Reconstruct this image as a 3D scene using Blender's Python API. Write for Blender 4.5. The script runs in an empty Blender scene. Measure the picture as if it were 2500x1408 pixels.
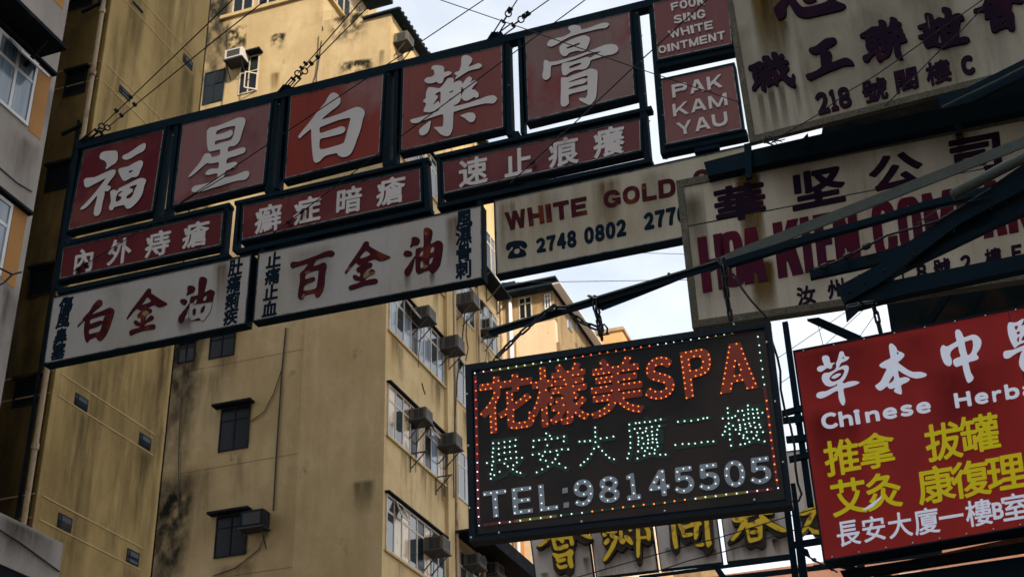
import bpy, bmesh, math, random
import numpy as np
from mathutils import Vector, Matrix
random.seed(7)
SC = bpy.context.scene
COL = SC.collection
R = math.radians

# ------------------------------------------------------------------ camera
# geometry of the photograph (2500 x 1408): focal length 3300 px, camera tilted up 29.5 degrees, rolled about 2 degrees
FPX, CX, CY = 3300.0, 1250.0, 704.0
CAM = Vector((0, 0, 1.6))
UPC = Vector((-207, 5829, -FPX)).normalized()
_f = Vector((0, 0, -1)); YC = (_f - UPC * _f.dot(UPC)).normalized(); XC = YC.cross(UPC)
cam_d = bpy.data.cameras.new('camera'); cam = bpy.data.objects.new('camera', cam_d); COL.objects.link(cam)
rot = Matrix((XC, YC, UPC))
cam.matrix_world = Matrix.Translation(CAM) @ rot.to_4x4()
cam_d.sensor_width = 36; cam_d.lens = 36 * FPX / 2500; cam_d.clip_end = 3000; cam_d.clip_start = 0.05
cam_d.dof.use_dof = True; cam_d.dof.focus_distance = 13.5; cam_d.dof.aperture_fstop = 4.0
SC.camera = cam

# ------------------------------------------------------------------ light
SUN_AZ, SUN_EL = 150.0, 32.0
sun_d = bpy.data.lights.new('sun', 'SUN'); sun_d.energy = 5.0; sun_d.angle = R(5); sun_d.color = (1.0, 0.88, 0.70)
sun = bpy.data.objects.new('sun', sun_d); COL.objects.link(sun)
_d = Vector((math.sin(R(SUN_AZ)) * math.cos(R(SUN_EL)), math.cos(R(SUN_AZ)) * math.cos(R(SUN_EL)), math.sin(R(SUN_EL))))
sun.rotation_euler = _d.to_track_quat('Z', 'Y').to_euler(); sun.location = (0, 0, 60)
W = bpy.data.worlds.new('World'); SC.world = W; W.use_nodes = True
nt = W.node_tree; N = nt.nodes; LK = nt.links
bg = N['Background']; bg.inputs[1].default_value = 0.1
sky = N.new('ShaderNodeTexSky'); sky.sky_type = 'NISHITA'; sky.sun_disc = False
sky.sun_elevation = R(SUN_EL); sky.sun_rotation = R(SUN_AZ)
tc = N.new('ShaderNodeTexCoord')
def wnoise(scale, detail, zs):
    mp = N.new('ShaderNodeMapping'); mp.inputs['Scale'].default_value = (1, 1, zs); LK.new(tc.outputs['Generated'], mp.inputs[0])
    n = N.new('ShaderNodeTexNoise'); n.inputs['Scale'].default_value = scale; n.inputs['Detail'].default_value = detail; n.inputs['Roughness'].default_value = 0.55
    LK.new(mp.outputs[0], n.inputs['Vector']); return n
n1 = wnoise(3.2, 7, 1.9)
cr = N.new('ShaderNodeValToRGB')
cr.color_ramp.elements[0].position = 0.33; cr.color_ramp.elements[0].color = (6.3, 7.0, 8.1, 1)
cr.color_ramp.elements[1].position = 0.62; cr.color_ramp.elements[1].color = (10.6, 10.9, 11.2, 1)
LK.new(n1.outputs[0], cr.inputs[0])
# cloud deck gets brighter towards the zenith, as overcast skies do
sx = N.new('ShaderNodeSeparateXYZ'); LK.new(tc.outputs['Generated'], sx.inputs[0])
mr = N.new('ShaderNodeMapRange'); mr.inputs[1].default_value = 0.66; mr.inputs[2].default_value = 1.0; mr.inputs[3].default_value = 1.0; mr.inputs[4].default_value = 2.0
LK.new(sx.outputs[2], mr.inputs[0])
mr2 = N.new('ShaderNodeMapRange'); mr2.inputs[1].default_value = 0.30; mr2.inputs[2].default_value = 0.60; mr2.inputs[3].default_value = 1.38; mr2.inputs[4].default_value = 1.0; LK.new(sx.outputs[2], mr2.inputs[0])
mm = N.new('ShaderNodeMath'); mm.operation = 'MULTIPLY'; LK.new(mr.outputs[0], mm.inputs[0]); LK.new(mr2.outputs[0], mm.inputs[1])
vm = N.new('ShaderNodeVectorMath'); vm.operation = 'SCALE'; LK.new(cr.outputs[0], vm.inputs[0]); LK.new(mm.outputs[0], vm.inputs['Scale'])
mx = N.new('ShaderNodeMix'); mx.data_type = 'RGBA'; mx.inputs[0].default_value = 0.88
LK.new(sky.outputs[0], mx.inputs[6]); LK.new(vm.outputs[0], mx.inputs[7]); LK.new(mx.outputs[2], bg.inputs[0])
SC.view_settings.view_transform = 'Standard'; SC.view_settings.look = 'None'; SC.view_settings.exposure = 0.28; SC.view_settings.gamma = 1.0
SC.view_settings.use_curve_mapping = False

# ------------------------------------------------------------------ projection helpers: a pixel of the photograph -> a point on a real plane
def ray(x, y):
    return rot @ Vector((x - CX, -(y - CY), -FPX))
def pt(x, y, d):                                   # point at horizontal distance d
    r = ray(x, y); return CAM + r * (d / math.hypot(r.x, r.y))
ZUP = Vector((0, 0, 1))
class Plane:
    def __init__(s, x, y, d, az):
        s.o = pt(x, y, d); s.o.z = 0.0
        a = R(az); s.u = Vector((math.sin(a), math.cos(a), 0)); s.n = Vector((math.cos(a), -math.sin(a), 0))
    def at(s, x, y, off=0.0):
        r = ray(x, y); t = (s.o + s.n * off - CAM).dot(s.n) / r.dot(s.n); return CAM + r * t
    def sz(s, x, y, off=0.0):
        p = s.at(x, y, off); return ((p - s.o).dot(s.u), p.z)
    def w(s, a, z, off=0.0):
        return s.o + s.u * a + ZUP * z + s.n * off

# ------------------------------------------------------------------ mesh builder
class MB:
    def __init__(s): s.v = []; s.f = []; s.mi = []; s.cur = 0
    def face(s, idx): s.f.append(idx); s.mi.append(s.cur)
    def add(s, vs, fs):
        b = len(s.v); s.v += [Vector(v) for v in vs]
        for f in fs: s.face([b + i for i in f])
        return s
    def prism(s, front, back):
        n = len(front); b = len(s.v); s.v += [Vector(v) for v in front] + [Vector(v) for v in back]
        s.face([b + i for i in range(n)]); s.face([b + n + i for i in reversed(range(n))])
        for i in range(n):
            j = (i + 1) % n; s.face([b + j, b + i, b + n + i, b + n + j])
        return s
    def plate(s, pl, pxs, off=0.0, depth=0.1):      # polygon given in pixels, laid on a plane, with real depth behind it
        fr = [pl.at(x, y, off) for x, y in pxs]
        return s.prism(fr, [p - pl.n * depth for p in fr])
    def rect(s, pl, s0, s1, z0, z1, off=0.0, depth=0.1):
        fr = [pl.w(s0, z0, off), pl.w(s1, z0, off), pl.w(s1, z1, off), pl.w(s0, z1, off)]
        return s.prism(fr, [p - pl.n * depth for p in fr])
    def frame(s, pl, outer, inner, off=0.0, depth=0.05):
        for i in range(4):
            j = (i + 1) % 4; s.plate(pl, [outer[i], outer[j], inner[j], inner[i]], off, depth)
        return s
    def rframe(s, pl, s0, s1, z0, z1, t, off=0.0, depth=0.05):
        s.rect(pl, s0, s1, z0, z0 + t, off, depth); s.rect(pl, s0, s1, z1 - t, z1, off, depth)
        s.rect(pl, s0, s0 + t, z0 + t, z1 - t, off, depth); s.rect(pl, s1 - t, s1, z0 + t, z1 - t, off, depth); return s
    def box(s, c, ax, ay, az):                       # centre and three half-axis vectors
        c = Vector(c); P = [c + ax * i + ay * j + az * k for k in (-1, 1) for i, j in ((-1, -1), (1, -1), (1, 1), (-1, 1))]
        return s.prism(P[:4], P[4:])
    def bar(s, a, b, w, h, up=ZUP):
        a = Vector(a); b = Vector(b); d = (b - a).normalized(); x = d.cross(up)
        x = x.normalized() if x.length > 1e-4 else Vector((1, 0, 0)); y = x.cross(d)
        q = [x * (w / 2) * i + y * (h / 2) * j for i, j in ((-1, -1), (1, -1), (1, 1), (-1, 1))]
        return s.prism([a + k for k in q], [b + k for k in q])
    def tube(s, pts, r, n=6, closed=False):
        pts = [Vector(p) for p in pts]; m = len(pts); b = len(s.v)
        rs = r if isinstance(r, (list, tuple)) else [r] * m
        ref = None
        for i, p in enumerate(pts):
            if closed: d = pts[(i + 1) % m] - pts[i - 1]
            else: d = pts[min(i + 1, m - 1)] - pts[max(i - 1, 0)]
            d = d.normalized()
            if ref is None: ref = d.orthogonal().normalized()
            ref = (ref - d * ref.dot(d)); ref = ref.normalized() if ref.length > 1e-5 else d.orthogonal().normalized()
            y = d.cross(ref)
            for k in range(n):
                t = 2 * math.pi * k / n; s.v.append(p + (ref * math.cos(t) + y * math.sin(t)) * rs[i])
        for i in range(m if closed else m - 1):
            i2 = (i + 1) % m
            for k in range(n):
                k2 = (k + 1) % n; s.face([b + i * n + k, b + i * n + k2, b + i2 * n + k2, b + i2 * n + k])
        if not closed:
            s.face([b + k for k in reversed(range(n))]); s.face([b + (m - 1) * n + k for k in range(n)])
        return s
    def dome(s, p, nrm, r, n=6, h=None):
        nrm = nrm.normalized(); a = nrm.orthogonal().normalized(); c = nrm.cross(a); h = h or r; b = len(s.v)
        for rr, hh in ((1, 0), (0.75, 0.65)):
            for k in range(n):
                t = 2 * math.pi * k / n; s.v.append(p + (a * math.cos(t) + c * math.sin(t)) * r * rr + nrm * h * hh)
        s.v.append(p + nrm * h)
        for k in range(n):
            k2 = (k + 1) % n; s.face([b + k, b + k2, b + n + k2, b + n + k]); s.face([b + n + k, b + n + k2, b + 2 * n])
        return s

def _mesh(mb, name, base, mats, smooth):
    me = bpy.data.meshes.new(name)
    me.from_pydata([v - base for v in mb.v], [], mb.f)
    for m in (mats if isinstance(mats, (list, tuple)) else [mats]): me.materials.append(m)
    me.polygons.foreach_set('material_index', mb.mi)
    bm = bmesh.new(); bm.from_mesh(me); bmesh.ops.recalc_face_normals(bm, faces=bm.faces); bm.to_mesh(me); bm.free()
    if smooth: me.polygons.foreach_set('use_smooth', [True] * len(me.polygons))
    me.update(); return me
def props(o, label=None, cat=None, group=None, kind=None):
    if label: o['label'] = label
    if cat: o['category'] = cat
    if group: o['group'] = group
    if kind: o['kind'] = kind
    return o
def thing(name, label, cat, loc, group=None):
    o = bpy.data.objects.new(name, None); COL.objects.link(o); o.location = loc; o.empty_display_size = 0.2
    return props(o, label, cat, group)
def root_loc(o):
    while o.parent: o = o.parent
    return o.location.copy()
def part(mb, name, parent, mats, label=None, smooth=False, kind=None):
    me = _mesh(mb, name, root_loc(parent), mats, smooth)
    o = bpy.data.objects.new(name, me); COL.objects.link(o); o.parent = parent
    return props(o, label, None, None, kind)
def solo(mb, name, mats, label, cat, group=None, smooth=False, kind=None):
    xs = [v.x for v in mb.v]; ys = [v.y for v in mb.v]; zs = [v.z for v in mb.v]
    base = Vector(((min(xs) + max(xs)) / 2, (min(ys) + max(ys)) / 2, min(zs)))
    me = _mesh(mb, name, base, mats, smooth)
    o = bpy.data.objects.new(name, me); COL.objects.link(o); o.location = base
    return props(o, label, cat, group, kind)

# ------------------------------------------------------------------ materials
def _ramp(nt, src, p0, p1, c0=(0, 0, 0, 1), c1=(1, 1, 1, 1)):
    r = nt.nodes.new('ShaderNodeValToRGB'); e = r.color_ramp.elements
    e[0].position = p0; e[0].color = c0; e[1].position = p1; e[1].color = c1; nt.links.new(src, r.inputs[0]); return r.outputs[0]
def _noise(nt, scale=(1, 1, 1), detail=5, off=(0, 0, 0), rough=0.6):
    g = nt.nodes.new('ShaderNodeNewGeometry'); mp = nt.nodes.new('ShaderNodeMapping')
    mp.inputs['Scale'].default_value = scale; mp.inputs['Location'].default_value = off; nt.links.new(g.outputs['Position'], mp.inputs[0])
    n = nt.nodes.new('ShaderNodeTexNoise'); n.inputs['Scale'].default_value = 1; n.inputs['Detail'].default_value = detail; n.inputs['Roughness'].default_value = rough
    nt.links.new(mp.outputs[0], n.inputs['Vector']); return n.outputs[0]
def _mixc(nt, fac, a, b):
    m = nt.nodes.new('ShaderNodeMix'); m.data_type = 'RGBA'
    if isinstance(fac, float): m.inputs[0].default_value = fac
    else: nt.links.new(fac, m.inputs[0])
    for i, c in ((6, a), (7, b)):
        if isinstance(c, (tuple, list)): m.inputs[i].default_value = (*c[:3], 1)
        else: nt.links.new(c, m.inputs[i])
    return m.outputs[2]
def _mul(nt, a, b):
    m = nt.nodes.new('ShaderNodeMath'); m.operation = 'MULTIPLY'; nt.links.new(a, m.inputs[0])
    if isinstance(b, float): m.inputs[1].default_value = b
    else: nt.links.new(b, m.inputs[1])
    return m.outputs[0]
def mat(name, col, rough=0.7, metal=0.0, spec=0.35, layers=(), bump=0.0, bscale=40, emit=None, estr=0.0, coat=0.0):
    """layers: (colour, (sx,sy,sz), low, high, amount, offset) noise-masked stains laid over the base colour"""
    m = bpy.data.materials.new(name); m.use_nodes = True; nt = m.node_tree; b = nt.nodes['Principled BSDF']
    b.inputs['Base Color'].default_value = (*col, 1); b.inputs['Roughness'].default_value = rough; b.inputs['Metallic'].default_value = metal
    b.inputs['Specular IOR Level'].default_value = spec; b.inputs['Coat Weight'].default_value = coat; b.inputs['Coat Roughness'].default_value = 0.15
    cur = tuple(col)
    for L in layers:
        c, sc, lo, hi, amt = L[:5]; off = L[5] if len(L) > 5 else (3.1, 1.7, 0.4)
        f = _ramp(nt, _noise(nt, sc, 6, off), lo, hi); cur = _mixc(nt, _mul(nt, f, amt), cur, c)
    if layers: nt.links.new(cur, b.inputs['Base Color'])
    if bump:
        bp = nt.nodes.new('ShaderNodeBump'); bp.inputs['Strength'].default_value = bump; bp.inputs['Distance'].default_value = 0.02
        nt.links.new(_noise(nt, (bscale,) * 3, 4), bp.inputs['Height']); nt.links.new(bp.outputs[0], b.inputs['Normal'])
    if emit:
        b.inputs['Emission Color'].default_value = (*emit, 1); b.inputs['Emission Strength'].default_value = estr
    return m
def streaky(c, amt, f=5.0, lo=0.5, hi=0.72, off=(0, 0, 0)): return (c, (f, f, 0.22), lo, hi, amt, off)

M = {}
M['dark'] = mat('dark_steel', (0.008, 0.021, 0.033), 0.85, 0, 0.05, [((0.03, 0.022, 0.016), (6, 6, 6), 0.55, 0.75, 0.5)], 0.15, 30)
M['galv'] = mat('galvanised_steel', (0.085, 0.105, 0.098), 0.7, 0.1, 0.3, [((0.11, 0.125, 0.115), (22, 22, 22), 0.5, 0.7, 0.7), ((0.06, 0.07, 0.06), (5, 5, 5), 0.5, 0.7, 0.6)], 0.3, 60)
M['black'] = mat('black_steel', (0.008, 0.020, 0.030), 0.7, 0.0, 0.08)
M['chain'] = mat('oiled_chain_steel', (0.03, 0.035, 0.04), 0.32, 0.9, 0.5)
M['wire'] = mat('black_cable', (0.006, 0.01, 0.014), 0.6)
M['alu'] = mat('weathered_aluminium', (0.28, 0.26, 0.24), 0.5, 0.2, 0.3, [((0.03, 0.03, 0.03), (9, 9, 9), 0.5, 0.62, 0.9)])
def redpanel(i, a, b, lo=0.4, hi=0.6, sc=0.8):
    return mat('faded_red_acrylic_%d' % i, a, 0.45, 0, 0.2, [(b, (sc, sc, sc * 0.8), lo, hi, 1.0, (i * 3.7, i * 1.3, i * 2.1)), ((a[0] * 0.6, a[1] * 0.6, a[2] * 0.6), (0.5, 0.5, 0.35), 0.5, 0.7, 0.5, (i * 1.1, 5, i)), streaky((a[0] * .4, a[1] * .4 + .004, a[2] * .4), .45, 5, .55, .75, (i, 2, 1))], 0.0, 6, coat=0.06)
RED, DRED, PINK, ORED = (0.20, 0.018, 0.024), (0.115, 0.010, 0.020), (0.27, 0.125, 0.13), (0.25, 0.030, 0.020)
M['white'] = mat('white_acrylic_letters', (0.68, 0.65, 0.65), 0.45, 0, 0.3, [((0.56, 0.55, 0.55), (1.2, 1.2, 1.0), 0.4, 0.7, 0.7)])
M['whitep'] = mat('white_acrylic_panel', (0.47, 0.455, 0.44), 0.45, 0, 0.2, [((0.36, 0.32, 0.23), (1.0, 1.0, 0.35), 0.52, 0.7, 0.7, (2, 7, 1)), streaky((0.22, 0.18, 0.12), 0.4, 4.0, 0.60, 0.74, (1, 2, 0)), ((0.34, 0.33, 0.32), (14, 14, 9), 0.5, 0.8, 0.3)], coat=0.05)
M['creamp'] = mat('yellowed_acrylic_panel', (0.47, 0.43, 0.34), 0.5, 0, 0.2, [((0.32, 0.24, 0.11), (1.3, 1.3, 0.4), 0.5, 0.68, 0.7, (2, 7, 1)), streaky((0.22, 0.17, 0.09), 0.5, 4.0, 0.56, 0.72, (4, 2, 0)), ((0.33, 0.31, 0.25), (14, 14, 9), 0.5, 0.8, 0.4)])
M['peel'] = mat('peeling_maroon_letters', (0.062, 0.009, 0.016), 0.8, 0, 0.08, [((0.17, 0.035, 0.015), (3.4, 3.4, 3.0), 0.53, 0.61, 0.8, (1, 9, 4)), ((0.32, 0.22, 0.11), (3.8, 3.8, 3.8), 0.61, 0.66, 0.9, (6, 3, 8))])
M['navy'] = mat('navy_letters', (0.008, 0.018, 0.034), 0.9, 0, 0.04)
M['edge'] = mat('letter_edge_shadow', (0.008, 0.012, 0.018), 0.9, 0, 0.04)  # black sides draw the thin shadow outline round the letters
M['board'] = mat('dirty_board', (0.40, 0.375, 0.30), 0.7, 0, 0.25, [((0.27, 0.25, 0.18), (1.1, 1.1, 0.7), 0.42, 0.66, 0.8, (5, 1, 3)), streaky((0.10, 0.068, 0.022), 0.75, 2.2, 0.56, 0.72, (3, 8, 1)), streaky((0.07, 0.07, 0.05), 0.5, 6.0, 0.55, 0.75, (7, 2, 1)), ((0.33, 0.32, 0.29), (8, 8, 5), 0.52, 0.75, 0.4), ((0.08, 0.08, 0.07), (40, 40, 40), 0.62, 0.75, 0.5)], 0.1, 25)
M['boardw'] = mat('dirty_pale_board', (0.58, 0.53, 0.44), 0.7, 0, 0.25, [((0.40, 0.34, 0.23), (1.1, 1.1, 0.7), 0.42, 0.66, 0.7, (5, 1, 3)), streaky((0.20, 0.12, 0.03), 0.8, 2.6, 0.57, 0.70, (0.6, 2.2, 1)), streaky((0.1, 0.1, 0.07), 0.45, 6.0, 0.55, 0.75, (7, 2, 1)), ((0.10, 0.10, 0.09), (40, 40, 40), 0.62, 0.75, 0.5)], 0.1, 25)
M['boardedge'] = mat('gritty_board_edge', (0.15, 0.14, 0.105), 0.85, 0, 0.2, [((0.06, 0.06, 0.045), (60, 60, 60), 0.45, 0.6, 0.9), ((0.3, 0.28, 0.22), (5, 5, 5), 0.55, 0.7, 0.4)], 0.5, 120)
M['plum'] = mat('plum_letters', (0.019, 0.011, 0.026), 0.9, 0, 0.04, [((0.06, 0.014, 0.025), (3, 3, 3), 0.5, 0.7, 0.6)])
M['maroon'] = mat('maroon_letters', (0.11, 0.012, 0.028), 0.85, 0, 0.05, [((0.05, 0.014, 0.035), (0.9, 0.9, 0.9), 0.42, 0.62, 0.8)])
M['spaface'] = mat('dark_acrylic_face', (0.020, 0.022, 0.025), 0.5, 0, 0.10, [((0.062, 0.046, 0.040), (0.8, 0.8, 0.8), 0.42, 0.62, 0.85), ((0.08, 0.07, 0.06), (30, 30, 5), 0.62, 0.8, 0.35)])  # brownish blotches stand in for a reflection on the face
M['spaframe'] = mat('black_powder_coat', (0.006, 0.015, 0.025), 0.55, 0, 0.15)
M['filmorange'] = mat('orange_film', (0.40, 0.058, 0.016), 0.5, 0, 0.3, [((0.27, 0.022, 0.016), (1.2, 1.2, 1.2), 0.42, 0.6, 0.9)])
M['filmgreen'] = mat('green_film', (0.012, 0.05, 0.036), 0.6)
M['filmgrey'] = mat('grey_film', (0.36, 0.42, 0.48), 0.5)
M['filmred'] = mat('red_strip', (0.20, 0.012, 0.025), 0.5)
M['filmyellow'] = mat('yellow_strip', (0.28, 0.22, 0.03), 0.5)
M['filmteal'] = mat('teal_strip', (0.05, 0.09, 0.085), 0.5)
M['ledwhite'] = mat('white_led', (0.8, 0.8, 0.8), 0.3, emit=(0.66, 1.0, 0.90), estr=1.15)
M['ledblue'] = mat('cool_white_led', (0.8, 0.8, 0.8), 0.3, emit=(0.78, 0.9, 1.0), estr=1.2)
M['ledorange'] = mat('orange_led', (0.8, 0.3, 0.05), 0.3, emit=(1.0, 0.22, 0.025), estr=2.0)
M['leddead'] = mat('dead_led', (0.20, 0.17, 0.15), 0.4)
M['leddim'] = mat('dim_orange_led', (0.6, 0.2, 0.05), 0.3, emit=(1.0, 0.2, 0.03), estr=0.8)
M['ledred'] = mat('red_led', (0.8, 0.1, 0.03), 0.3, emit=(1.0, 0.09, 0.025), estr=2.0)
M['screw'] = mat('screw_steel', (0.5, 0.5, 0.5), 0.3, 1.0)
M['herbred'] = mat('red_banner_vinyl', (0.50, 0.036, 0.028), 0.55, 0, 0.08, [((0.38, 0.030, 0.034), (1.3, 1.3, 1.0), 0.42, 0.62, 0.8), ((0.18, 0.014, 0.02), (4, 4, 1), 0.6, 0.8, 0.35)], 0.25, 3)
M['herbwhite'] = mat('white_vinyl_lettering', (0.74, 0.77, 0.90), 0.5, 0, 0.15, emit=(0.78, 0.84, 1.0), estr=0.20)  # faint glow added to lift the lettering, sign taken as backlit
M['herbyellow'] = mat('yellow_vinyl_lettering', (0.68, 0.58, 0.01), 0.5, 0, 0.12, emit=(1.0, 0.85, 0.01), estr=0.10)  # weaker added glow on the yellow lettering
M['gold'] = mat('gold_leaf', (1.0, 0.68, 0.02), 0.42, 0.0, 0.5, [((0.25, 0.13, 0.02), (7, 7, 7), 0.55, 0.66, 0.9), ((0.85, 0.6, 0.05), (4, 4, 4), 0.6, 0.7, 0.6)], 0.2, 40)
M['golddark'] = mat('tarnished_letter_side', (0.026, 0.018, 0.012), 0.5, 0.1, 0.4, [((0.10, 0.055, 0.02), (9, 9, 9), 0.56, 0.66, 0.8)])
M['goldpanel'] = mat('grey_tile_panel', (0.74, 0.69, 0.66), 0.5, 0, 0.3, [((0.5, 0.44, 0.4), (1.0, 1.0, 0.5), 0.45, 0.68, 0.8, (2, 2, 2)), streaky((0.13, 0.09, 0.06), 0.65, 3.0, 0.55, 0.7, (3, 4, 0))])
def wall(name, c, d, st, amt=0.5, extra=()):
    return mat(name, c, 0.85, 0, 0.2, [(d, (0.5, 0.5, 0.4), 0.40, 0.62, 0.8, (1, 2, 3)), (d, (2.6, 2.6, 1.3), 0.46, 0.66, 0.65, (4, 4, 1)), streaky(st, amt, 2.4, 0.50, 0.72, (2, 5, 0)), (st, (1.3, 1.3, 0.8), 0.60, 0.78, amt, (8, 5, 2)), (tuple(x * 1.25 for x in c), (9, 9, 9), 0.52, 0.8, 0.25)] + list(extra), 0.15, 14)
M['cleft'] = wall('cream_render_side', (0.50, 0.38, 0.215), (0.39, 0.285, 0.145), (0.25, 0.17, 0.08), 0.3, [((0.08, 0.065, 0.035), (1.6, 1.6, 1.1), 0.66, 0.72, 0.8, (9, 3, 2))])
M['cstreet'] = wall('ochre_render_street', (0.56, 0.42, 0.225), (0.44, 0.31, 0.14), (0.24, 0.13, 0.04), 0.45, [((0.09, 0.06, 0.03), (1.4, 1.4, 0.7), 0.68, 0.74, 0.7, (2, 3, 2))])
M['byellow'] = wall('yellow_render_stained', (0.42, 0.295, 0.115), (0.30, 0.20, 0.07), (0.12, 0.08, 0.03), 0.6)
M['bbrown'] = wall('brown_render_stained', (0.24, 0.165, 0.05), (0.12, 0.08, 0.028), (0.05, 0.035, 0.02), 0.6, [((0.5, 0.36, 0.12), (1.8, 1.8, 1.3), 0.70, 0.74, 0.9, (3, 3, 3))])  # shade on the flank partly put into this darker brown
M['agrey'] = wall('off_white_render', (0.37, 0.335, 0.305), (0.28, 0.25, 0.225), (0.18, 0.16, 0.14), 0.35, [((0.14, 0.12, 0.10), (2.5, 2.5, 2.5), 0.7, 0.76, 0.6, (3, 1, 3))])
M['ochrepanel'] = mat('ochre_spandrel_panel', (0.40, 0.19, 0.045), 0.7, 0, 0.2, [((0.32, 0.14, 0.035), (1.5, 1.5, 1.0), 0.4, 0.7, 0.8)])
M['dcream'] = wall('pale_cream_render', (0.68, 0.52, 0.36), (0.60, 0.44, 0.28), (0.4, 0.28, 0.16), 0.3, [((0.12, 0.09, 0.06), (1.6, 1.6, 1.6), 0.70, 0.75, 0.6, (5, 1, 3))])
M['dconc'] = wall('weathered_concrete', (0.36, 0.25, 0.13), (0.22, 0.15, 0.075), (0.08, 0.06, 0.035), 0.7, [((0.03, 0.027, 0.018), (0.6, 0.6, 0.9), 0.60, 0.68, 0.85, (5, 9, 3))])
M['orangew'] = wall('orange_render', (0.62, 0.33, 0.14), (0.54, 0.28, 0.11), (0.4, 0.2, 0.08), 0.3)
M['pinkw'] = wall('pink_render', (0.30, 0.155, 0.11), (0.22, 0.11, 0.075), (0.25, 0.12, 0.08), 0.4)
M['mould'] = mat('black_mould_render', (0.016, 0.018, 0.018), 0.9, 0, 0.05, [((0.10, 0.075, 0.035), (3.0, 3.0, 1.6), 0.55, 0.75, 0.6, (3, 4, 0))])
M['ledge'] = mat('pale_ledge_render', (0.48, 0.35, 0.17), 0.85, 0, 0.2, [((0.35, 0.25, 0.12), (4, 4, 4), 0.45, 0.65, 0.7)])
M['pipe'] = mat('old_painted_pipe', (0.42, 0.31, 0.19), 0.6, 0, 0.3, [((0.12, 0.08, 0.05), (5, 5, 2), 0.55, 0.68, 0.8)])
M['glass'] = mat('window_glass', (0.035, 0.045, 0.055), 0.04, 0, 0.9)
M['glassdark'] = mat('dark_window_glass', (0.006, 0.010, 0.014), 0.25, 0, 0.18)
M['curtain'] = mat('blue_curtain_behind_glass', (0.20, 0.26, 0.33), 0.12, 0, 0.7, [((0.10, 0.14, 0.19), (14, 14, 0.4), 0.4, 0.62, 0.9)])
M['creamreflect'] = mat('cream_reflection_glass', (0.50, 0.38, 0.24), 0.12, 0, 0.7, [((0.10, 0.08, 0.06), (1.5, 1.5, 1.2), 0.5, 0.56, 0.9, (4, 4, 4)), ((0.62, 0.5, 0.36), (6, 6, 0.6), 0.5, 0.7, 0.6)])  # cream reflections painted into the pane colour
M['winframe'] = mat('window_frame_paint', (0.50, 0.43, 0.34), 0.5, 0, 0.3, [((0.25, 0.19, 0.12), (5, 5, 3), 0.5, 0.7, 0.7)])
M['winwhite'] = mat('white_window_frame', (0.62, 0.62, 0.62), 0.45)
M['acbox'] = mat('ac_casing_paint', (0.115, 0.095, 0.068), 0.6, 0, 0.3, [((0.16, 0.12, 0.08), (3, 3, 3), 0.5, 0.7, 0.7)])
M['acbox2'] = mat('ac_casing_paint_grey', (0.17, 0.16, 0.14), 0.6, 0, 0.3, [((0.08, 0.07, 0.06), (3, 3, 3), 0.5, 0.7, 0.7)])
M['acwhite'] = mat('white_ac_casing', (0.52, 0.50, 0.46), 0.55)
M['acgrille'] = mat('ac_grille_dark', (0.03, 0.03, 0.03), 0.6)
M['scrap'] = mat('dull_red_tin', (0.035, 0.02, 0.022), 0.8, 0, 0.05)
M['grimeline'] = mat('dirty_joint', (0.25, 0.18, 0.09), 0.9, 0, 0.05)
M['roofdark'] = mat('dark_sheet_roof', (0.012, 0.021, 0.030), 0.85, 0, 0.05, [((0.07, 0.045, 0.03), (2, 2, 2), 0.5, 0.7, 0.7)])
M['canopy'] = mat('dark_canopy_sheet', (0.010, 0.013, 0.018), 0.85, 0, 0.04, [((0.05, 0.04, 0.03), (3, 3, 3), 0.55, 0.7, 0.6)])
M['asphalt'] = mat('asphalt', (0.05, 0.05, 0.052), 0.9, 0, 0.2, [((0.03, 0.03, 0.03), (2, 2, 2), 0.4, 0.7, 0.6)], 0.3, 90)
M['pave'] = mat('paving', (0.22, 0.20, 0.18), 0.9, 0, 0.2, [((0.14, 0.13, 0.12), (3, 3, 3), 0.4, 0.7, 0.6)], 0.2, 60)
M['rbuild'] = wall('tan_tile_wall', (0.42, 0.33, 0.22), (0.34, 0.25, 0.15), (0.2, 0.15, 0.1), 0.4)
def mould2():
    m = bpy.data.materials.new('mottled_mould'); m.use_nodes = True; nt = m.node_tree; b = nt.nodes['Principled BSDF']
    b.inputs['Base Color'].default_value = (0.028, 0.026, 0.02, 1); b.inputs['Roughness'].default_value = .95
    f = _ramp(nt, _noise(nt, (2.6, 2.6, 1.7), 8, (2, 5, 1), .75), .47, .60); nt.links.new(_mul(nt, f, .85), b.inputs['Alpha']); return m
M['mould2'] = mould2()

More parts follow.
